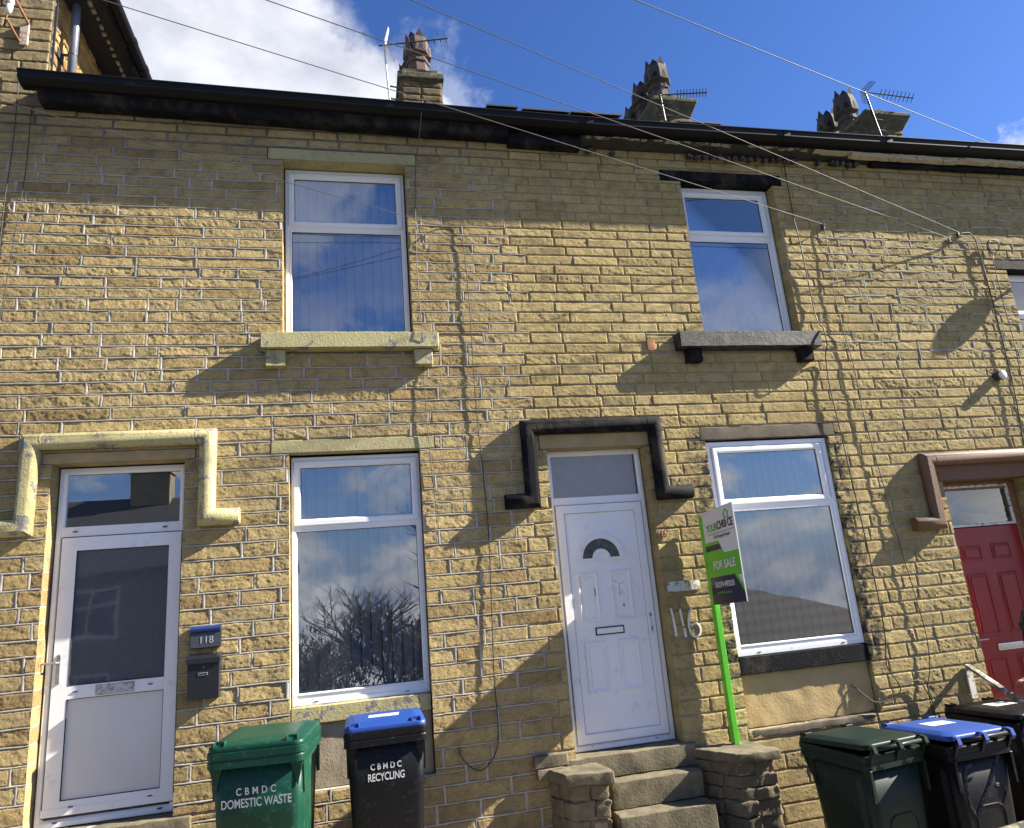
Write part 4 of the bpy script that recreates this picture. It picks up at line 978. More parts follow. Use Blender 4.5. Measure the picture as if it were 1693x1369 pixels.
a_ = MB(); a_.ring(-1.262,-1.192,1.446,1.468,[(0,-.105),(.001,-.109),(.005,-.110),(.006,-.106)]); rel(a_.build('name_window', M_ALU, None), mbx)
vt = empty('vent_pipe', (7.03,-.02,3.77), 'short round flue with a white cap high on the right wall', 'vent')
a_ = MB(); a_.tube([(7.0,.02,3.745),(7.0,-.085,3.745)], .052, 20); rel(a_.build('pipe', M_DARKMET, None), vt)
a_ = MB(); a_.tube([(7.0,-.085,3.745),(7.0,-.10,3.745),(7.0,-.108,3.745)], [.050,.050,.040], 20); rel(a_.build('cap', M_PORC, None, smooth=True), vt)
a_ = roughblock('terracotta_vent', M_CHIP, H116, 2.845,2.935,-.020,.01,4.085,4.205,.002,.05,70)

# daubs of paint on the stones beside the middle door
rel(roughblock('paint_patch', M_WPAINT, None, 2.72,3.05,-.0185,-.008,1.742,1.838,.002,.05,71), H116)
text('116', .105, (2.682,-.020,2.238), rad(90), 0, M_BRPAINT, H116, 'painted_number', sx=.62, off=.0015, ext=.006)
def brush(par, strokes, mat, name, r=.011, y=-.015):
    mb = MB()
    for s_ in strokes:
        mb.tube([(a, y, b) for a, b in s_], r, 6)
    mb.v = [(x, y+(yy-y)*.55, z) for x, yy, z in mb.v]; rel(mb.build(name, mat, None), par)
brush(H116, [[(2.728,1.60),(2.738,1.53),(2.748,1.36)], [(2.755,1.375),(2.735,1.362)], [(2.815,1.59),(2.822,1.50),(2.828,1.44)], [(2.832,1.42),(2.838,1.34)], [(2.935,1.595),(2.905,1.55),(2.885,1.49),(2.880,1.43),(2.888,1.38),(2.908,1.345),(2.935,1.332),(2.962,1.340),(2.982,1.365),(2.988,1.398),(2.978,1.430),(2.955,1.450),(2.928,1.448),(2.905,1.430)]], simple('faded_white_paint', (.72,.70,.64), .85, .12, 60, dirt=((.38,.29,.15), 50, .56, .64)), 'painted_number')
# holes and raised plug marks
# ------------------------------------------------------------ steps to 116
S = empty('entrance_steps', (2.2,-.3,gz(2.2)), 'stone steps with low rough side walls below the white panelled door', 'steps')
roughblock('step', M_STEP, S, 1.60,2.78,-.045,.24,.295,.472,.005,.06,31)
roughblock('step', M_STEP, S, 1.93,2.74,-.185,.10,.085,.290,.004,.06,32)
roughblock('step', M_STEP, S, 1.92,2.74,-.36,.05,-.13,.080,.004,.06,33)
roughblock('step', M_STEP, S, 1.90,2.74,-.60,.02,-.36,-.135,.004,.06,34)
def pier(par, corners, ztop, zbot, seed, cap=.085, over=.035, tilt=0):
    """rubble side wall: rough blocks stacked under a thick flagstone"""
    R = random.Random(seed); cs = [Vector((a, b, 0)) for a, b in corners]; c = sum(cs, Vector())/4
    def quadblock(name, mat, q, z0, z1, amp, sd, st=.05):
        bm = bmesh.new(); lo = [bm.verts.new((p.x, p.y, z0)) for p in q]; hi = [bm.verts.new((p.x, p.y, z1)) for p in q]
        bm.faces.new(lo[::-1]); bm.faces.new(hi)
        for i in range(4): bm.faces.new((lo[i], lo[(i+1)%4], hi[(i+1)%4], hi[i]))
        bmesh.ops.recalc_face_normals(bm, faces=bm.faces)
        bmesh.ops.bevel(bm, geom=bm.edges[:]+bm.verts[:], offset=min(.008, (z1-z0)*.22), segments=1, affect='EDGES')
        xs_ = [v.co.x for v in bm.verts]; ys_ = [v.co.y for v in bm.verts]; st = st*.6
        for ax, (a, b) in enumerate(((min(xs_),max(xs_)),(min(ys_),max(ys_)),(z0,z1))):
            k = max(1, int((b-a)/st))
            for i in range(1, k):
                pl = [0,0,0]; pl[ax] = a+(b-a)*i/k; no = [0,0,0]; no[ax] = 1
                bmesh.ops.bisect_plane(bm, geom=bm.verts[:]+bm.edges[:]+bm.faces[:], plane_co=pl, plane_no=no)
        for v in bm.verts:
            x, yy, z = np.array([v.co.x]), np.array([v.co.y]), np.array([v.co.z])
            v.co += Vector((float(vnoise(yy*15+z*13, x*15, sd)[0]), float(vnoise(x*15, z*17+yy*5, sd+1)[0]), float(vnoise(x*13+yy*11, z*9, sd+2)[0])))*amp*2 + Vector((float(vnoise(yy*45, z*45+x*9, sd)[0]), float(vnoise(x*45, z*45, sd+1)[0]), float(vnoise(x*45, yy*45, sd+2)[0])))*amp
        me = bpy.data.meshes.new(name); bm.to_mesh(me); bm.free(); me.materials.append(mat)
        for p in me.polygons: p.use_smooth = True
        o = bpy.data.objects.new(name, me); COL.objects.link(o); rel(o, par)
        w = o.modifiers.new('wn', 'WEIGHTED_NORMAL'); w.weight = 90
        return o
    quadblock('coping_slab', M_STEP, cs, ztop-cap, ztop, .007, seed)
    inner = [c+(p-c)*(1-over/(p-c).length*1.6) for p in cs]
    # order: back-left, front-left, front-right, back-right
    z = ztop-cap-.004; i = 0; w = None
    while z > zbot:
        h = R.uniform(.09,.15); BL, FL, FR, BR = inner
        n = 1 if R.random() < .35 else 2; t = [0, R.uniform(.35,.65), 1] if n == 2 else [0, 1]
        for a, b in zip(t, t[1:]):
            jit = R.uniform(-.022,.022)
            q = [BL.lerp(BR, a), FL.lerp(FR, a)+Vector((0,jit,0)), FL.lerp(FR, b)+Vector((0,jit,0)), BL.lerp(BR, b)]
            cc = sum(q, Vector())/4; q = [cc+(p-cc)*.975 for p in q]
            # front stone and the stones behind it along the side
            sfrac = R.uniform(.35,.6)
            qf = [q[0].lerp(q[1], 1-sfrac), q[1], q[2], q[3].lerp(q[2], 1-sfrac)]; qb = [q[0], q[0].lerp(q[1], .97-sfrac), q[3].lerp(q[2], .97-sfrac), q[3]]
            quadblock('wall_stone', M_PIER, qf, z-h+.006, z, .013, seed+i*5+int(a*10), .035); quadblock('wall_stone', M_PIER, qb, z-h+.006, z, .012, seed+i*5+int(a*10)+77, .045)
        z -= h; i += 1
    core = [c+(p-c)*.80 for p in inner]; mbx_ = MB()
    mbx_.loft([[(p.x, p.y, zbot) for p in core], [(p.x, p.y, ztop-cap-.01) for p in core]]); rel(mbx_.build('mortar_core', M_MO2, None), par)
M_PIER = simple('pier_stone', (.15,.12,.072), .92, .35, 6, .9, 60, dirt=((.12,.10,.07), 5, .52, .75))
pier(S, [(1.40,.02),(1.52,-.30),(1.905,-.37),(1.87,.02)], .425, -.45, 81)
pier(S, [(2.70,.02),(2.945,-.43),(3.34,-.455),(3.28,.02)], .425, -.55, 82, cap=.075)
roughblock('corner_stone', M_STEP, S, 1.33,1.62,-.06,.02,.44,.535,.006,.06,83)
roughblock('corner_stone', M_SOOTST, S, 1.345,1.60,-.075,.02,.36,.436,.006,.06,84)
roughblock('plinth_stone', M_SOOTST, H116, 3.36,4.62,-.014,.09,.43,.49,.006,.06,85)
# ------------------------------------------------------------ hand rail by the red door
HR = empty('hand_rail', (5.75,-.03,.65), 'flat stair handrail of peeling white paint fixed beside the red door', 'handrail')
a_ = MB(); a_.box(5.705,5.775,-.032,-.014,.50,.80); a_.v = [(x+(.80-z)*.0, yy, z) for x, yy, z in a_.v]; rel(a_.build('bracket_plate', M_WHITEP, None, bevel=.003), HR)
a_ = MB()
pts = [Vector((5.735,-.03,.80)), Vector((5.715,-.32,.665)), Vector((5.695,-.60,.53)), Vector((5.66,-1.2,.24)), Vector((5.65,-1.45,.12))]
for i, p in enumerate(pts): pass
a_.loft([[(p.x-.03, p.y, p.z-.014), (p.x+.03, p.y, p.z-.014), (p.x+.03, p.y, p.z+.016), (p.x-.03, p.y, p.z+.016)] for p in pts]); rel(a_.build('rail', M_RAIL, None, bevel=.004), HR)
a_ = MB(); a_.box(5.635,5.67,-1.44,-1.40,gz(5.65),.13); rel(a_.build('newel_post', M_RAIL, None), HR)

# ------------------------------------------------------------ for sale board
FS = empty('for_sale_board', (3.14,-.09,.42), 'green and white FOR SALE board on a green post beside the white door', 'sign')
a_ = MB(); a_.box(3.105,3.155,-.126,-.055,.425,2.40); rel(a_.build('post', M_SPOST, None, bevel=.003), FS)
Z0b, Z1b, Y0b, Y1b = 1.60, 2.43, -.127, -.70
bd = MB()
def up(v, y, z): # the board rises slightly towards its outer edge
    return z+(y-Y0b)/(Y1b-Y0b)*.035
def bpt(x, u, w): # u 0..1 along the board (post to street), w 0..1 bottom to top
    yy = Y0b+(Y1b-Y0b)*u; return (x, yy, Z0b+(Z1b-Z0b)*w+.035*u)
def bpoly(pts, x, th=.0015):
    mb = MB(); n = len(pts); mb.add([bpt(x, u, w) for u, w in pts]+[bpt(x+th, u, w) for u, w in pts], [tuple(range(n)), tuple(range(2*n-1, n-1, -1))]+[(i, n+i, n+(i+1)%n, (i+1)%n) for i in range(n)]); return mb
XB = 3.106
rel(bpoly([(0,0),(1,0),(1,1),(0,1)], XB, .008).build('board', M_SWHITE, None), FS); board = [o for o in bpy.data.objects if o.parent is FS and o.name.startswith('board')][0]
def bchild(o): o.parent = board; return o
board_kids = []
def onb(mb, name, mat):
    o = mb.build(name, mat, None); rel(o, FS); o.parent = board; o.matrix_parent_inverse = Matrix.Identity(4); return o
def fix(o): return o
onb(bpoly([(0,.355),(0,.645),(0,.66),(.42,.66),(.55,.52),(1,.52),(1,.27),(0,.27)], XB-.0016), 'green_band', M_SGREEN)
onb(bpoly([(.04,.565),(.50,.565),(.44,.625),(.0,.625),(.0,.565)], XB-.0032), 'navy_flash', M_SNAVY)
onb(bpoly([(0,0),(1,0),(1,.12),(.78,.285),(0,.285)], XB-.0032), 'navy_band', M_SNAVY)
onb(bpoly([(.80,.27),(.86,.27),(1,.145),(1,.10)], XB-.0038), 'green_stripe', M_SGREEN)
def btext(body, size, u, w, mat, sx=1, off=0, space=1, name='lettering'):
    # lettering on the left face: reading direction runs from the post out to the street (-y)
    o = text(body, size, (0,0,0), 0, 0, mat, None, name, sx=sx, off=off, space=space, ext=.0006)
    p = bpt(XB-.0046, u, w); L = abs(Y1b-Y0b)
    ax = Vector((0, -1, .035/L)).normalized(); upv = Vector((0, 0, 1)); nrm = ax.cross(upv)
    m4 = Matrix((ax, upv, Vector((-1,0,0)))).transposed().to_4x4(); m4.translation = Vector(p); o.data.transform(m4); rel(o, FS); o.parent = board; o.matrix_parent_inverse = Matrix.Identity(4); return o
M_SGTXT = simple('sign_green_text', (.14,.42,.06), .4, .03)
btext('YOUR', .098, .10, .765, M_SGTXT, .80, 0, .95); btext('CHO CE', .098, .46, .772, M_SBLACK, .80, .0015, .95); btext('i', .092, .705, .775, M_SBLACK, .8, .001)
btext('FOR SALE', .100, .17, .365, M_SWHITE, .90, .0028, 1.02); btext('01274 493333', .066, .15, .175, M_SWHITE, .94, .0012, .95)
btext('yourchoicehomes.co.uk' if False else 'yourchoice.co.uk', .040, .17, .105, M_SGTXT, 1.0, 0, .95); btext('...The Property People', .040, .28, .685, M_SNAVY, .90, 0, .95)
onb(bpoly([(.12,.735),(.97,.735),(.97,.742),(.12,.742)], XB-.0040), 'green_rule', M_SGTXT)
hs_ = MB()
def bt(pts, r=.004): hs_.tube([bpt(XB-.004, u, w) for u, w in pts], r, 5)
bt([(.72,.865),(.72,.915),(.70,.91),(.775,.955),(.85,.915),(.83,.915),(.83,.865),(.72,.865)]); onb(hs_, 'house_logo', M_SGTXT)

# ------------------------------------------------------------ cables
def cable(name, pts, r, mat, label, cat='cable', group=None):
    mb = MB(); mb.tube(pts, r, 6); o = mb.build(name, mat, None, smooth=True); return tag(o, label, cat, group)
def smooth_pts(pts, k=4, seed=0, jit=.0):
    P = [Vector(p) for p in pts]; out = []
    for i in range(len(P)-1):
        p0 = P[max(0,i-1)]; p1 = P[i]; p2 = P[i+1]; p3 = P[min(len(P)-1,i+2)]
        for j in range(k):
            t = j/k; out.append(.5*((2*p1)+(-p0+p2)*t+(2*p0-5*p1+4*p2-p3)*t*t+(-p0+3*p1-3*p2+p3)*t**3))
    out.append(P[-1]); return out
cable('wall_cable', smooth_pts([(-2.937,-.04,6.882),(-2.93,-.04,6.495),(-2.927,-.04,5.997),(-2.942,-.04,5.516),(-2.944,-.04,5.111),(-2.946,-.04,4.719),(-2.95,-.04,3.5),(-2.94,-.04,1.0)]), .0045, M_CABLE, 'thin cable running down the far left wall from the porcelain insulator')
cable('wall_cable', smooth_pts([(-2.815,-.03,6.462),(-2.809,-.03,5.889),(-2.818,-.03,5.647),(-2.827,-.03,5.468),(-2.843,-.03,5.159),(-2.87,-.03,4.725),(-2.887,-.03,4.397),(-2.907,-.03,4.027),(-2.92,-.03,3.3)]), .004, M_CABLE, 'thin cable hanging from the left end of the gutter')
cable('wall_cable', smooth_pts([(.70,-.31,6.62),(.655,-.20,6.25),(.63,-.04,6.12),(.60,-.03,5.613),(.585,-.03,4.95),(.590,-.145,4.24),(.592,-.03,4.05),(.597,-.03,3.691),(.601,-.03,3.405),(.616,-.03,3.07),(.638,-.03,2.689),(.639,-.03,2.503)]), .004, M_CABLEW, 'grey cable dropping from the gutter past the right edge of the upper left window')
cable('wall_cable', smooth_pts([(.83,-.06,5.38),(.90,-.05,5.45),(.983,-.04,5.486),(1.04,-.026,5.441),(1.045,-.026,5.328),(1.065,-.026,4.906),(1.068,-.026,4.34),(1.062,-.026,3.738),(1.066,-.026,3.389),(1.084,-.026,2.937),(1.093,-.026,2.394),(1.073,-.026,1.774),(1.049,-.035,1.185),(1.055,-.035,.853),(1.027,-.035,.625),(.911,-.035,.494),(.804,-.035,.526),(.73,-.035,.616),(.72,-.035,.686)]), .0045, M_CABLE, 'black cable down the wall between left window and white door, ending in a loop')
cable('wall_cable', smooth_pts([(4.81,-.04,6.318),(4.795,-.04,5.634),(4.804,-.04,5.492),(4.817,-.04,5.008),(4.823,-.04,4.45),(4.80,-.15,4.27),(4.80,-.15,4.08),(4.846,-.04,4.0),(4.822,-.04,3.659),(4.835,-.04,3.332),(4.855,-.04,2.759),(4.883,-.04,1.928),(4.883,-.04,1.223),(4.829,-.04,.897),(4.92,-.04,.725),(4.9,-.05,.646),(4.793,-.05,.594),(4.634,-.04,.59),(4.546,-.02,.658),(4.477,.05,.756)]), .006, M_CABLE, 'black cable running down beside the right-hand windows to a curl near the ground')
cable('wall_cable', smooth_pts([(5.169,-.035,5.605),(5.151,-.035,5.275),(5.114,-.035,4.727),(5.131,-.035,4.268),(5.167,-.035,3.903),(5.163,-.035,3.323),(5.223,-.035,2.549),(5.265,-.035,1.949),(5.338,-.035,1.181),(5.303,-.035,.843),(5.227,-.035,.637),(5.231,-.035,.379),(5.221,-.035,.0)]), .0045, M_CABLE, 'second cable from the right-hand windows, going straight down to behind the green bin')
cable('wall_cable', smooth_pts([(4.905,-.045,.721),(5.014,-.04,.726),(5.151,-.04,.727),(5.196,-.04,.641),(5.24,-.045,.528),(5.24,-.04,.38),(5.235,-.04,.0)]), .006, M_CABLE, 'short cable bridging the two wall cables low down beside the rendered panel')
cable('wall_cable', smooth_pts([(6.98,-.05,5.503),(7.118,-.04,5.522),(7.181,-.04,5.445),(7.187,-.04,5.319),(7.194,-.04,4.854),(7.18,-.04,4.063),(7.153,-.04,3.499),(7.103,-.04,3.058),(7.10,-.04,2.9)]), .006, M_CABLE, 'cable arching from the wall bracket down to the left of the flue')
cable('wall_cable', smooth_pts([(7.375,-.035,5.263),(7.343,-.035,4.736),(7.344,-.035,4.218),(7.304,-.035,3.589),(7.275,-.035,3.19),(7.27,-.035,2.9)]), .0045, M_CABLE, 'cable hanging straight down from the coil, right of the flue')
cable('cable_coil', smooth_pts([(7.375,-.04,5.263),(7.339,-.05,5.255),(7.313,-.05,5.341),(7.355,-.05,5.421),(7.43,-.055,5.439),(7.491,-.055,5.409),(7.484,-.055,5.329),(7.403,-.05,5.264),(7.334,-.06,5.294),(7.331,-.06,5.373),(7.38,-.06,5.43),(7.47,-.06,5.40),(7.46,-.06,5.30)]), .006, M_CABLE, 'coil of spare cable high on the wall by the third house', 'cable')
def ohwire(a, s, r, mat, label, far=1.25, rise=1.8, drop=-5.0, seed=0):
    A, S = Vector(a), Vector(s); pts = [A.lerp(S, t) for t in np.linspace(0, 1.12, 12)]
    L = pts[-1]; D = (S-A)
    for t in np.linspace(.1, 1, 8): pts.append(L + D*far*t + Vector((0, drop*t, rise*t*t)))
    return cable('overhead_wire', pts, r, mat, label, 'wire', 'overhead wires crossing the house fronts')
ohwire((5.169,-.06,5.546), (-1.705,-1.6,6.215), .0035, M_CABLEW, 'overhead wire from top left sky to a hook right of the upper right window')
ohwire((6.807,-.06,5.43), (-.596,-1.6,6.354), .0038, M_CABLEW, 'overhead wire passing the left aerial and ending at the lower right wall anchor')
ohwire((6.988,-.06,5.499), (.50,-1.6,6.491), .0038, M_CABLEW, 'overhead wire crossing the middle chimney to the upper anchor on the right wall')
ohwire((.836,-.06,5.38), (-2.276,-1.6,5.328), .0030, M_CABLE, 'thin dark wire slanting across the upper left window to a cable loop')
ohwire((8.304,-.06,6.585), (2.438,-1.6,6.734), .0045, M_CABLEW, 'topmost thick overhead wire crossing the open sky to the right gutter')
for (x, z, l) in ((5.165,5.55,'small hook bracket holding a wire right of the upper right window'),(6.84,5.43,'small wire anchor lower left of the cable arch'),(6.99,5.50,'small wire anchor at the start of the cable arch')):
    a_ = MB(); a_.box(x-.018,x+.018,-.03,-.012,z-.03,z+.03); a_.tube([(x,-.02,z),(x-.01,-.06,z-.01),(x-.03,-.075,z+.012)], .006, 6); tag(a_.build('wire_bracket', M_DARKMET, None), l, 'bracket', 'wire brackets on the wall')

# ------------------------------------------------------------ wheelie bins
def bin_(loc, rz, bodym, lidm, label, rimm=None, slope=0.0, txt=None, sticker=False, scrawl=False):
    r_ = empty('wheelie_bin', loc, label, 'wheelie bin', 'wheelie bins', rz)
    W = lambda z: .46+.085*z; Dp = lambda z: .50+.14*z
    cy = lambda z: .02-.035*z     # the front leans out
    b = MB(); b.loft([rrect(0, cy(z), W(z), Dp(z), .06, z, 5) for z in (.05,.08,.30,.60,.92)]); body = b.build('body', bodym, r_, smooth=True); body.data.polygons.foreach_set('use_smooth', [len(p.vertices) == 4 for p in body.data.polygons]); bev = body
    # rim: lip, flange and stiffening fins
    rm = MB(); rm.loft([rrect(0,-.015,.545,.655,.06,.90,5), rrect(0,-.015,.578,.70,.05,.905,5), rrect(0,-.015,.578,.70,.05,.945,5), rrect(0,-.015,.570,.692,.05,.948,5), rrect(0,-.015,.570,.692,.05,.957,5), rrect(0,-.015,.582,.705,.05,.960,5), rrect(0,-.015,.582,.705,.05,1.0,5), rrect(0,-.015,.56,.68,.05,1.004,5)])
    for sx in (-1, 1):
        for yy in (-.30, .26):
            x = sx*.262; rm.add([(x-.012,yy,.91),(x+.012,yy,.91),(x+.012,yy+.075,.91),(x-.012,yy+.075,.91),(x-.010,yy+.05,.70),(x+.010,yy+.05,.70),(x+.010,yy+.07,.70),(x-.010,yy+.07,.70)], [(0,1,2,3),(4,7,6,5),(0,4,5,1),(1,5,6,2),(2,6,7,3),(3,7,4,0)])
    for sx in (-1, 1): rm.add([(sx*.20,-.335,.905),(sx*.275,-.335,.905),(sx*.275,-.31,.905),(sx*.20,-.31,.905),(sx*.238,-.312,.76),(sx*.242,-.312,.76),(sx*.242,-.305,.76),(sx*.238,-.305,.76)], [(0,1,2,3),(4,7,6,5),(0,4,5,1),(1,5,6,2),(2,6,7,3),(3,7,4,0)])
    rim = rm.build('rim', rimm or bodym, r_, bevel=.002)
    # lid: hinged along the back, higher there than at the front lip
    ld = MB(); up_ = lambda y, z: z+slope*(y+.36)/.72
    def ring(w, d, r, z, dy=0): return [(x, y, up_(y, z)) for x, y, _ in rrect(0, -.015+dy, w, d, r, 0, 5)]
    ld.loft([ring(.56,.685,.05,1.002), ring(.570,.70,.055,1.006), ring(.566,.70,.055,1.030), ring(.545,.675,.07,1.040), ring(.50,.63,.07,1.043), ring(.46,.55,.06,1.054,.01), ring(.40,.48,.06,1.058,.01), ring(.20,.30,.05,1.059,.01)])
    lid = ld.build('lid', lidm, r_, smooth=True); w = lid.modifiers.new('wn','WEIGHTED_NORMAL'); w.weight = 80
    lh = MB()
    for sx in (-1, 1):
        lh.box(sx*.215-.035, sx*.215+.035, -.315, -.29, up_(-.3,1.036), up_(-.3,1.062)); lh.box(sx*.215-.035, sx*.215-.027, -.36, -.30, up_(-.3,1.03), up_(-.3,1.062)); lh.box(sx*.215+.027, sx*.215+.035, -.36, -.30, up_(-.3,1.03), up_(-.3,1.062))
    lh.build('lid_grip', lidm, lid, bevel=.003)
    if lidm is M_BLUE and sticker or sticker:
        sk = MB(); sk.add([(x, y, up_(y, 1.0615)) for x, y in ((-.12,-.10),(.10,-.12),(.11,.04),(-.11,.05))], [(0,1,2,3)]); sk.build('sticker', simple('torn_label', (.62,.64,.60), .6, .2, 40, dirt=((.30,.40,.45), 40, .5, .56)), lid, fixn=False)
    # hinge bar with its brackets at the back
    hb = MB(); hb.tube([(-.25,.375,1.010+slope),(.25,.375,1.010+slope)], .015, 12)
    hb.build('handle_bar', rimm or bodym, r_, smooth=True)
    hk = MB()
    for x in (-.25, 0, .25):
        pts = [(x, .30, up_(.3,1.035)),(x,.355,1.043+slope),(x,.392,1.035+slope),(x,.400,1.005+slope),(x,.385,.98+slope)]
        hk.loft([[(px-.016, py, pz), (px+.016, py, pz), (px+.016, py+.004, pz-.012), (px-.016, py+.004, pz-.012)] for px, py, pz in pts])
    hk.build('hinge', lidm, lid)
    hbk = MB()
    for x in (-.25, 0, .25): hbk.add([(x-.010,.33,.93),(x+.010,.33,.93),(x+.010,.385,1.0+slope),(x-.010,.385,1.0+slope),(x-.010,.33,1.0),(x+.010,.33,1.0),(x+.010,.37,1.015+slope),(x-.010,.37,1.015+slope)], [(0,1,2,3),(4,7,6,5),(0,4,5,1),(1,5,6,2),(2,6,7,3),(3,7,4,0)])
    hbk.build('bracket', rimm or bodym, r_)
    ax = MB(); ax.tube([(-.27,.24,.10),(.27,.24,.10)], .012, 8); ax.build('axle', M_DARKMET, r_)
    for sx in (-1, 1):
        wh = MB(); wh.tube([(sx*.245,.26,.10),(sx*.25,.26,.10),(sx*.285,.26,.10),(sx*.29,.26,.10)], [.085,.10,.10,.085], 24); wh.build('wheel', M_RUB, r_, smooth=False, bevel=.002)
        # flat sheet up from the wheel, coloured with a recessed channel's shade
        ch = MB(); xs_ = lambda z: sx*(W(z)/2+.0015); ch.add([(xs_(.12),.14,.12),(xs_(.12),.20,.12),(xs_(.80),.23,.80),(xs_(.84),.20,.84),(xs_(.80),.17,.80)], [(0,1,2,3,4)])
        ch.build('side_channel', M_DARK if bodym is M_BBLK else simple('shadow_green', (.010,.02,.013), .6, .1), r_, fixn=False)
    # panel line moulded on the hinge side
    pl = MB(); zz = .62; yb_ = lambda z: cy(z)+Dp(z)/2+.002
    arc = [(-.13, .18), (-.13, .52), (-.11, .56), (-.07, .58), (.07, .58), (.11, .56), (.13, .52), (.13, .18)]
    pl.tube([(x, yb_(z), z) for x, z in arc], .006, 6); pl.build('moulded_rib', bodym, r_)
    if txt:
        yf = lambda z: cy(z)-Dp(z)/2-.0012
        tilt = math.atan2(.105, 1.0)
        for (s_, z, size, sx, sp) in txt:
            t = text(s_, size, (0,0,0), rad(90), 0, M_LETTER, None, 'lettering', sx=sx, off=.0010, space=sp, ext=.0006, align='CENTER')
            t.data.transform(Matrix.Rotation(tilt, 4, 'X')); t.data.transform(Matrix.Translation((-.005, yf(z)-.0008, z))); t.parent = body
    if scrawl:
        mb = MB(); R = random.Random(7)
        P = lambda x, z: (x, yb_(z)+.0012, z)
        for a, bnd, r in scrawl:
            for q in range(7):
                o_ = R.uniform(-.010,.010), R.uniform(-.010,.010)
                mb.tube([P(x+o_[0]+R.uniform(-.004,.004), z+o_[1]+R.uniform(-.004,.004)) for x, z in a], r*.35, 4)
        mb.v = [(x, y, z) for x, y, z in mb.v]; mb.build('paint_scrawl', simple('faint_grey_scrawl', (.07,.072,.08), .7, .3, 60, dirt=((.008,.008,.01), 45, .46, .54)), r_)
    return r_
gb_ = bin_((-.665,-.75,.045), rad(-6), M_BGREEN, M_BGREEN, 'bright green bin lettered CBMDC DOMESTIC WASTE in front of the left window', txt=[('CBMDC', .735, .060, .80, 1.7), ('DOMESTIC WASTE', .662, .074, .66, 1.0)])
bb_ = bin_((.122,-.515,.012), rad(0), M_BBLK, M_BLUE, 'black bin with blue lid lettered CBMDC RECYCLING below the left window', txt=[('CBMDC', .745, .056, .82, 1.6), ('RECYCLING', .672, .070, .68, 1.0)], sticker=True)
bb_.scale = (1.0, .76, 1.0); gb_.scale = (1.05, .97, 1.0)
bin_((3.715,-.96,-.485), rad(188), M_BDGR, M_BDGR, 'dark green bin seen from its handle side, leftmost of the right-hand bins', slope=.045)
bin_((4.39,-1.06,-.485), rad(183), M_BBLK, M_BLUE, 'black bin with blue lid seen from its handle side between two other bins', slope=.04, sticker=True, scrawl=[([(.10,.86),(.16,.84),(.18,.72),(.17,.60),(.14,.52)],0,.01), ([(-.16,.90),(-.05,.74),(.06,.62),(.13,.52)],0,.014), ([(-.10,.70),(-.16,.70),(-.18,.64),(-.14,.58)],0,.008)])
bin_((5.27,-.80,-.47), rad(184), M_BBLK, M_BBLK, 'all-black bin furthest right, near the handrail', slope=.03, sticker=True)

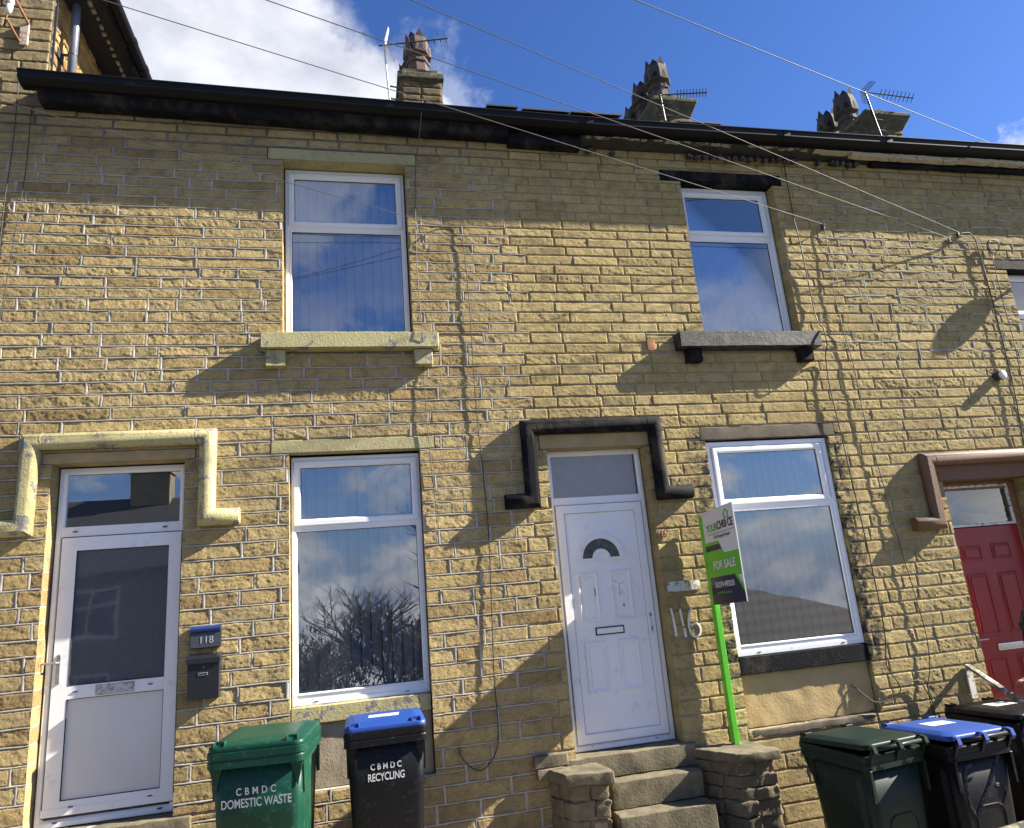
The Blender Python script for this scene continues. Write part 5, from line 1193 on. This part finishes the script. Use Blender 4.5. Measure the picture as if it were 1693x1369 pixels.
# ------------------------------------------------------------ child at the red door
def person():
    r_ = empty('person', (6.12,-.66,-.035), 'dark-haired child in a pale blue top reaching out on the red door steps', 'person')
    def skin(name, chains, mat, sub=2, root=0):
        bm = bmesh.new(); lay = bm.verts.layers.skin.verify(); vs = []
        pts, edges = chains
        for (p, r) in pts:
            v = bm.verts.new(p); v[lay].radius = (r, r) if not isinstance(r, tuple) else r; vs.append(v)
        for a, b in edges: bm.edges.new((vs[a], vs[b]))
        bm.verts.ensure_lookup_table(); vs[root][lay].use_root = True
        me = bpy.data.meshes.new(name); bm.to_mesh(me); bm.free(); me.materials.append(mat)
        o = bpy.data.objects.new(name, me); COL.objects.link(o); o.parent = r_
        s = o.modifiers.new('skin', 'SKIN'); s.use_smooth_shade = True
        u = o.modifiers.new('sub', 'SUBSURF'); u.levels = sub; u.render_levels = sub
        return o
    skm = simple('skin', (.36,.19,.11), .5, .06, 30); top = simple('pale_blue_top', (.34,.40,.46), .9, .12, 30, .3, 90); tro = simple('dark_leggings', (.03,.03,.045), .85, .2, 30)
    # body: pelvis root, spine, neck, head; arms; legs
    pts = [((0,0,.68),.10), ((0,0,.80),.088), ((-.01,0,.95),.105), ((-.03,0,1.06),.07), ((-.075,0,1.095),.040), ((-.13,0,1.140),.042), ((-.182,0,1.20),.074), ((-.184,0,1.28),.080), ((-.182,0,1.335),.058),
           ((-.03,-.125,1.04),.044), ((-.27,-.120,.885),.033), ((-.53,-.05,.802),.022), ((-.585,-.03,.795),(.024,.012)),
           ((-.03,.125,1.04),.044), ((-.03,.175,.86),.033), ((-.07,.17,.68),.024), ((-.085,.165,.62),(.022,.013)),
           ((0,-.072,.60),.078), ((.01,-.078,.36),.050), ((.02,-.08,.07),.030), ((-.03,-.082,.03),.028), ((-.12,-.085,.022),.022),
           ((0,.072,.60),.078), ((.01,.078,.36),.050), ((.02,.08,.07),.030), ((-.03,.082,.03),.028), ((-.12,.085,.022),.022)]
    ed = [(0,1),(1,2),(2,3),(3,4),(4,5),(5,6),(6,7),(7,8),(3,9),(9,10),(10,11),(11,12),(3,13),(13,14),(14,15),(15,16),(0,17),(17,18),(18,19),(19,20),(20,21),(0,22),(22,23),(23,24),(24,25),(25,26)]
    body = skin('body', (pts, ed), skm)
    # fingers of the reaching hand, each its own bent chain rooted in the palm
    for k, (dy, dz, L, dr) in enumerate(((-.022,.010,.050,.006),(-.008,.013,.057,.0),(.006,.011,.053,-.008),(.019,.006,.042,-.016))):
        b = (-.585,-.03+dy*.8,.795+dz*.4)
        f = [(b,.0085), ((b[0]-L*.45,b[1]+dy*.12,b[2]+.003+dr*.2),.0075), ((b[0]-L*.78,b[1]+dy*.16,b[2]-.006+dr*.5),.0065), ((b[0]-L,b[1]+dy*.18,b[2]-.018+dr*.6),.0055)]
        o = skin('finger', (f, [(0,1),(1,2),(2,3)]), skm); o.parent = r_
    f = [((-.568,-.048,.787),.0095), ((-.592,-.062,.773),.0085), ((-.616,-.066,.763),.007)]
    skin('thumb', (f, [(0,1),(1,2)]), skm)
    skin('top', ([((0,0,.70),.115),((0,0,.82),.100),((-.01,0,.96),.116),((-.012,0,1.055),.080),((-.03,-.128,1.042),.053),((-.27,-.122,.885),.042),((-.50,-.055,.812),.031),((-.03,.128,1.042),.053),((-.03,.178,.86),.042),((-.066,.172,.70),.034)],
        [(0,1),(1,2),(2,3),(3,4),(4,5),(5,6),(3,7),(7,8),(8,9)]), top)
    skin('leggings', ([((0,0,.70),.108),((0,-.074,.58),.084),((.01,-.08,.36),.058),((.02,-.082,.12),.040),((0,.074,.58),.084),((.01,.08,.36),.058),((.02,.082,.12),.040)], [(0,1),(1,2),(2,3),(0,4),(4,5),(5,6)]), tro)
    for s_ in (-1, 1):
        sh = MB(); sh.loft([rrect(-.05,s_*.083,.20,.075,.035,z,4) for z in (.002,.03)]+[rrect(-.02,s_*.083,.13,.07,.033,.065,4)]); sh.build('shoe', M_PORC, r_, bevel=.006, segs=2)
        e = MB(); e.tube([(-.092,s_*.030,1.262),(-.100,s_*.030,1.262)], [.011,.006], 10); e.v = [(a-.16,b_,c_-.010) for a,b_,c_ in e.v]; e.build('eye', simple('dark_eye', (.02,.015,.012), .2, .1), r_)
        e = MB(); e.loft([[(-.01+math.cos(a)*.014, s_*.077+s_*q, 1.248+math.sin(a)*.022) for a in [2*math.pi*j/10 for j in range(10)]] for q in (0,.008)]); e.v = [(a-.16,b_,c_-.010) for a,b_,c_ in e.v]; e.build('ear', skm, r_, bevel=.002)
    n = MB(); n.add([(-.095,-.006,1.262),(-.095,.006,1.262),(-.098,-.014,1.228),(-.098,.014,1.228),(-.122,0,1.232),(-.094,0,1.222)], [(0,4,1),(0,2,4),(1,4,3),(2,5,4),(4,5,3)]); n.v = [(a-.16,b_,c_-.010) for a,b_,c_ in n.v]; n.build('nose', skm, r_)
    m = MB(); m.tube([(-.094,-.022,1.200),(-.101,0,1.200),(-.094,.022,1.200)], .005, 6); m.v = [(a-.16,b_,c_-.010) for a,b_,c_ in m.v]; m.build('mouth', simple('lips', (.28,.09,.07), .5, .05), r_)
    # hair: cap plus many strands down to the shoulder
    hm = simple('black_hair', (.008,.007,.008), .45, .3, 60)
    hc = MB(); R = random.Random(5)
    for i in range(260):
        a = R.uniform(-2.6, 2.6); el = R.uniform(.15, 1.45); c0 = Vector((-.008, 0, 1.27)); rr_ = .096
        d0 = Vector((math.cos(a)*math.cos(el)*1.02, math.sin(a)*math.cos(el)*.96, math.sin(el)*1.05)); 
        p0 = c0+Vector((0,0,.03))*R.random()+d0*rr_*R.uniform(.95,1.08); p1 = c0+Vector((d0.x*1.1, d0.y*1.1, .02)).normalized()*rr_*1.14+Vector((0,0,-.01)); L = R.uniform(.13,.27)
        if abs(a) > 1.9: L = R.uniform(.02,.10)
        p2 = p1+Vector((R.uniform(-.015,.015), R.uniform(-.015,.015), -L*.5)); p3 = p2+Vector((R.uniform(-.02,.02), R.uniform(-.02,.02), -L*.5))
        w = R.uniform(.006,.011)
        hc.tube([c0+Vector((0,0,.09)), p0, p1, p2, p3], [w, w*1.2, w*1.2, w, w*.4], 4)
    hc.v = [(a-.16,b_,c_-.010) for a,b_,c_ in hc.v]; hc.build('hair', hm, r_)
    ck = MB(); ck.tube([(-.04,-.075,1.345),(.0,-.088,1.352)], .007, 6); ck.v = [(a-.16,b_,c_-.010) for a,b_,c_ in ck.v]; ck.build('hair_clip', M_PORC, r_)
    r_.rotation_euler.z = rad(8)
person()

# ------------------------------------------------------------ parked car at the kerb (only its roof edge shows)
def car():
    X0, Yc, G = .05, -4.60, gz(2.0)-.195
    r_ = empty('parked_car', (X0+2.0, Yc, G), 'dark blue parked hatchback whose roof edge shows in the bottom right corner', 'car')
    paintm = simple('dark_blue_car_paint', (.02,.03,.07), .18, .05, 3, coat=.8)
    b = MB(); secs = [(-2.0,.30,.55,.60),(-1.95,.22,.70,.72),(-1.3,.20,.86,.80),(-.85,.19,.93,.83),(.6,.19,.95,.84),(1.55,.20,.93,.82),(1.93,.26,.85,.76),(2.0,.35,.70,.70)]
    rings = []
    for (x, zl, zh, w) in secs:
        rings.append([(x,-w*.92,zl),(x,-w,zl+.12),(x,-w*1.0,(zl+zh)/2),(x,-w*.98,zh-.06),(x,-w*.86,zh),(x,w*.86,zh),(x,w*.98,zh-.06),(x,w,(zl+zh)/2),(x,w,zl+.12),(x,w*.92,zl)])
    body = b.loft(rings).build('body', paintm, r_, bevel=.02, segs=2)
    c = MB(); g = MB()
    gh = [(-.95,.93,.72,.0),( -.25,1.43,.58,0),(.3,1.475,.60,0),(1.1,1.45,.58,0),(1.75,.95,.70,0)]
    rings = [[(x,-w,z-.05),(x,-w*.94,z),(x,-w*.5,z+.018),(x,w*.5,z+.018),(x,w*.94,z),(x,w,z-.05)] for x, z, w, _ in gh[1:4]]
    c.loft(rings); c.build('roof', paintm, r_, bevel=.01, segs=2)
    g.add([(-.98,-.72,.92),(-.98,.72,.92),(-.25,.55,1.40),(-.25,-.55,1.40)], [(0,1,2,3)]); g.build('windscreen', M_CARGL, r_, fixn=False)
    g = MB(); g.add([(1.80,-.70,.92),(1.80,.70,.92),(1.1,.55,1.40),(1.1,-.55,1.40)], [(0,1,2,3)]); g.build('rear_window', M_CARGL, r_, fixn=False)
    for s_ in (-1, 1):
        g = MB(); g.add([(-.92,s_*.80,.93),(.12,s_*.81,.94),(.12,s_*.59,1.42),(-.24,s_*.58,1.38)], [(0,1,2,3)]); g.add([(.18,s_*.81,.94),(1.60,s_*.79,.93),(1.12,s_*.58,1.39),(.18,s_*.59,1.42)], [(0,1,2,3)]); g.build('side_window', M_CARGL, r_, fixn=False)
        p = MB()
        for (a, b2) in (((-.98,s_*.79,.92),(-.25,s_*.585,1.41)),((.15,s_*.82,.93),(.15,s_*.60,1.43)),((1.72,s_*.79,.92),(1.12,s_*.585,1.41))): p.tube([a, b2], .022, 6)
        p.tube([(-.25,s_*.59,1.425),(.3,s_*.61,1.455),(1.12,s_*.59,1.425)], .020, 6); p.build('window_pillar', M_MOSSRUB, r_)
        for x in (-1.28, 1.28):
            w = MB(); w.tube([(x,s_*.66,.31),(x,s_*.68,.31),(x,s_*.84,.31),(x,s_*.86,.31)], [.28,.31,.31,.27], 28); t = w.build('tyre', M_RUB, r_, bevel=.004)
            w = MB(); w.tube([(x,s_*.845,.31),(x,s_*.872,.31)], [.20,.185], 20); w.build('rim', M_ALU, t)
        h = MB(); h.loft([rrect(s_*.55,0,.30,.13,.05,0,4), rrect(s_*.55,0,.26,.10,.04,.05,4)]); h.v = [(-1.93-pz, px, .66+py) for px, py, pz in h.v]; h.build('headlight', M_CHROME, r_)
    mr = MB(); mr.loft([rrect(-.78,-.88,.10,.18,.04,.98,4), rrect(-.78,-.88,.12,.19,.04,1.08,4)]); mr.build('wing_mirror', paintm, r_)
M_MOSSRUB = simple('mossy_window_rubber', (.05,.05,.045), .8, .3, 30, .4, 60, dirt=((.30,.27,.15), 18, .5, .6))
car()

# ------------------------------------------------------------ the other side of the street (seen in the panes)
def far_house(name, x0, x1, y0, y1, zb, ze, zr, label, wins, wallc, roofc, axis='x', chim=None):
    h = empty(name, ((x0+x1)/2, (y0+y1)/2, zb), label, 'house')
    w = MB(); w.box(x0, x1, y0, y1, zb, ze); w_ = rel(w.build('wall', wallc, None), h)
    r = MB(); o = .35
    if axis == 'x':
        ym = (y0+y1)/2; r.loft([[(x, y0-o, ze-.1), (x, ym, zr), (x, y1+o, ze-.1), (x, y1+o, ze+.06), (x, ym, zr+.16), (x, y0-o, ze+.06)][::1] for x in (x0-o, x1+o)])
        w2 = MB(); w2.add([(x0,y0,ze),(x0,y1,ze),(x0,ym,zr),(x1,y0,ze),(x1,y1,ze),(x1,ym,zr)], [(0,1,2),(3,5,4)]); rel(w2.build('gable', wallc, None, fixn=False), h)
    else:
        xm = (x0+x1)/2; r.loft([[(x0-o, y, ze-.1), (xm, y, zr), (x1+o, y, ze-.1), (x1+o, y, ze+.06), (xm, y, zr+.16), (x0-o, y, ze+.06)] for y in (y0-o, y1+o)])
    ro = rel(r.build('roof', roofc, None), h)
    if chim:
        for (cx_, cy_, s_) in chim:
            c = MB(); c.box(cx_-s_, cx_+s_, cy_-.4, cy_+.4, zr-.8, zr+1.1); c.box(cx_-s_-.08, cx_+s_+.08, cy_-.48, cy_+.48, zr+1.1, zr+1.22); rel(c.build('chimney', wallc, None), ro)
    for (xa, za, ww, hh) in wins:
        f = MB(); f.ring(xa, xa+ww, za, za+hh, [(0,y1+.02),(0,y1+.05),(.08,y1+.05),(.08,y1+.02)][::1]); f.box(xa+ww/2-.03, xa+ww/2+.03, y1+.01, y1+.045, za+.07, za+hh-.07); f.box(xa+.07, xa+ww-.07, y1+.012, y1+.043, za+hh*.68-.03, za+hh*.68+.03); f_ = rel(f.build('window', M_PVC, None), h)
        g = MB().box(xa+.06, xa+ww-.06, y1+.004, y1+.02, za+.06, za+hh-.06); rel(g.build('pane', simple('far_glass', (.03,.035,.045), .08, .1, 3), None), f_)
    return h
m, nt, b = newmat('concrete_roof_tiles'); wv = nt.nodes.new('ShaderNodeTexWave'); tc = nt.nodes.new('ShaderNodeTexCoord'); wv.bands_direction = 'Y'; wv.inputs['Scale'].default_value = .6; wv.inputs['Distortion'].default_value = .4; nt.links.new(tc.outputs['Object'], wv.inputs['Vector'])
nt.links.new(ramp(nt, wv.outputs[0], [(0, (.008,.007,.007)), (.4, (.035,.028,.025)), (1, (.05,.04,.035))]).outputs[0], b.inputs['Base Color']); b.inputs['Roughness'].default_value = .85; M_TILE = m
brk = simple('far_stone', (.20,.17,.12), .9, .2, 3); rdr = simple('far_render', (.42,.40,.37), .9, .1, 3)
far_house('stone_house', -15.5, -3.2, -27, -19.5, -4.0, 3.4, 6.3, 'far stone house with a chimney across the street, mirrored in the left door', [(-9.7,1.35,1.8,1.6),(-10.0,-1.3,1.9,1.5),(-13.5,-.2,1.6,1.5),(-5.8,-.2,1.6,1.5),(-12,-2.6,1.8,1.6),(-6.5,-2.6,1.8,1.6)], brk, M_SLATE, 'x', [(-8.1,-23.2,.7)])
bg_ = far_house('bungalow', 6, 20, -22, -14, -4.2, -1.1, -1.05, 'tiled bungalow with a hipped roof below road level across the street', [(9.6,-3.1,1.8,1.2),(14.2,-3.1,1.8,1.2)], rdr, M_TILE, 'x', None)
hp = MB(); hp.add([(5.5,-22.5,-1.15),(20.5,-22.5,-1.15),(20.5,-13.5,-1.15),(5.5,-13.5,-1.15),(9.4,-18,1.32),(13.2,-18,1.32)], [(3,2,5,4),(2,1,5),(1,0,4,5),(0,3,4),(0,1,2,3)]); rel(hp.build('hipped_roof', M_TILE, None), bg_)
far_house('stone_house', 25, 34, -28, -20, -7.5, -3.4, -.9, 'far low stone house right of the bungalow across the street', [(27,-5.6,1.5,1.3)], brk, M_TILE, 'x', None)
def bare_tree(loc, h, seed, label):
    R = random.Random(seed); r_ = empty('bare_tree', loc, label, 'tree', 'bare trees across the street'); tr = MB(); br = MB()
    def grow(mb, p, d, L, r, lvl):
        n = 4; pts = [p]; q = p.copy(); dd = d.copy()
        for i in range(n):
            dd = (dd+Vector((R.uniform(-.14,.14), R.uniform(-.14,.14), R.uniform(-.02,.10)))).normalized(); q = q+dd*L/n; pts.append(q)
        mb.tube(pts, [r*(1-.5*i/n) for i in range(n+1)], 6 if lvl < 2 else 4, False)
        if lvl >= 4: return
        for k in range(6 if lvl < 2 else 5):
            t = R.uniform(.35, 1); a = pts[min(n, int(t*n))]; az = R.uniform(0, 6.28); sp = R.uniform(.35,.8)
            side = Vector((math.cos(az), math.sin(az), R.uniform(.1,.5))); nd = (dd*(1-sp)+side*sp).normalized()
            grow(br, a, nd, L*R.uniform(.50,.72), r*.55, lvl+1)
    grow(tr, Vector((0,0,0)), Vector((0,0,1)), h*.42, h*.014, 0)
    bk = simple('bark', (.07,.055,.04), .95, .3, 10); t = tr.build('trunk', bk, r_); br.build('crown', bk, r_); return r_
bare_tree((1.0,-20,-3.6), 9.5, 3, 'bare winter tree across the street, mirrored in the lower left window')
bare_tree((3.0,-22,-3.8), 12.5, 8, 'tallest bare tree across the street')
bare_tree((-1.6,-24,-4.0), 8.0, 12, 'small bare tree left of the other bare trees across the street')
# dish shape added outside the frame to throw a diagonal shadow on the wall
ds = empty('shadow_dish', (8.35,-.02,4.72), 'unseen grey dish added on the third house wall to cast a shadow', 'shadow caster')
a_ = MB(); a_.tube([(8.16,-.01,5.22),(8.15,-.10,5.20),(8.12,-.18,5.24)], .016, 8); rel(a_.build('arm', M_DARKMET, None), ds)
a_ = MB(); C0 = Vector((8.10,-.22,5.26)); ax_ = Vector((.28,-.80,.25)).normalized(); u_ = ax_.cross(Vector((0,0,1))).normalized(); v_ = u_.cross(ax_).normalized()
rings = []
for k in range(7):
    rr_ = .165*k/6+.002; rings.append([C0+ax_*(.055*(k/6)**2)+(u_*math.cos(t)+v_*math.sin(t))*rr_ for t in [2*math.pi*j/28 for j in range(28)]])
a_.loft(rings, True, False); rel(a_.build('dish', simple('grey_dish', (.06,.06,.065), .5, .1), None, fixn=False), ds)
ds.location = (8.16,-.02,5.2)
for c in ds.children: c.matrix_parent_inverse = Matrix.Translation(-Vector(ds.location))
# distant wooded ridge beyond the far houses: one dark mass of crowns
def ridge():
    R = random.Random(2); mb = MB()
    for i in range(300):
        x = R.uniform(-75, 14); y = R.uniform(-70, -38); h = R.uniform(3.5, 5.5)+1.6*math.sin(x*.07+1)**2; r = R.uniform(1.4,2.6)
        for k in range(110):
            u = Vector((R.gauss(0,1), R.gauss(0,1), R.gauss(0,1))).normalized()*R.random()**.4
            c = Vector((x+u.x*r, y+u.y*r, -6.2+h*.55+u.z*h*.45)); d = Vector((R.uniform(-.4,.4), R.uniform(-.4,.4), R.uniform(.3,1.0)))*R.uniform(.4,.8); w = Vector((R.uniform(-.12,.12), R.uniform(-.12,.12), .02))
            mb.add([c-w, c+w, c+d], [(0,1,2)])
    o = mb.build('distant_woodland', simple('winter_woodland', (.05,.048,.035), .95, .4, 1.2), None, fixn=False); tag(o, kind='stuff')
ridge()

# every loose piece of a repeated fitting becomes an object of its own
def split_pieces(o):
    me = o.data; n = len(me.vertices); par = list(range(n))
    def find(a):
        while par[a] != a: par[a] = par[par[a]]; a = par[a]
        return a
    for e in me.edges:
        a, b = find(e.vertices[0]), find(e.vertices[1])
        if a != b: par[a] = b
    roots = {}
    for p in me.polygons: roots.setdefault(find(p.vertices[0]), []).append(p)
    if len(roots) < 2: return
    for k, polys in enumerate(list(roots.values())):
        idx = {}; vs = []; fs = []
        for p in polys:
            f = []
            for v in p.vertices:
                if v not in idx: idx[v] = len(vs); vs.append(tuple(me.vertices[v].co))
                f.append(idx[v])
            fs.append(f)
        nm = o.name.split('.')[0]; m2 = bpy.data.meshes.new(nm); m2.from_pydata(vs, [], fs); m2.materials.append(me.materials[0])
        m2.polygons.foreach_set('use_smooth', [p.use_smooth for p in polys]); m2.update()
        c = o.copy(); c.data = m2; COL.objects.link(c)
    bpy.data.objects.remove(o)
for nm in ('loose_slate', 'joint_ring', 'gutter_joint', 'pitch_lump', 'drain_slot', 'lid_grip', 'hinge', 'bracket', 'keyhole', 'bracket_arm', 'scratch', 'gasket', 'side_window'):
    for o in [q for q in bpy.data.objects if q.type == 'MESH' and q.name.split('.')[0] == nm]: split_pieces(o)
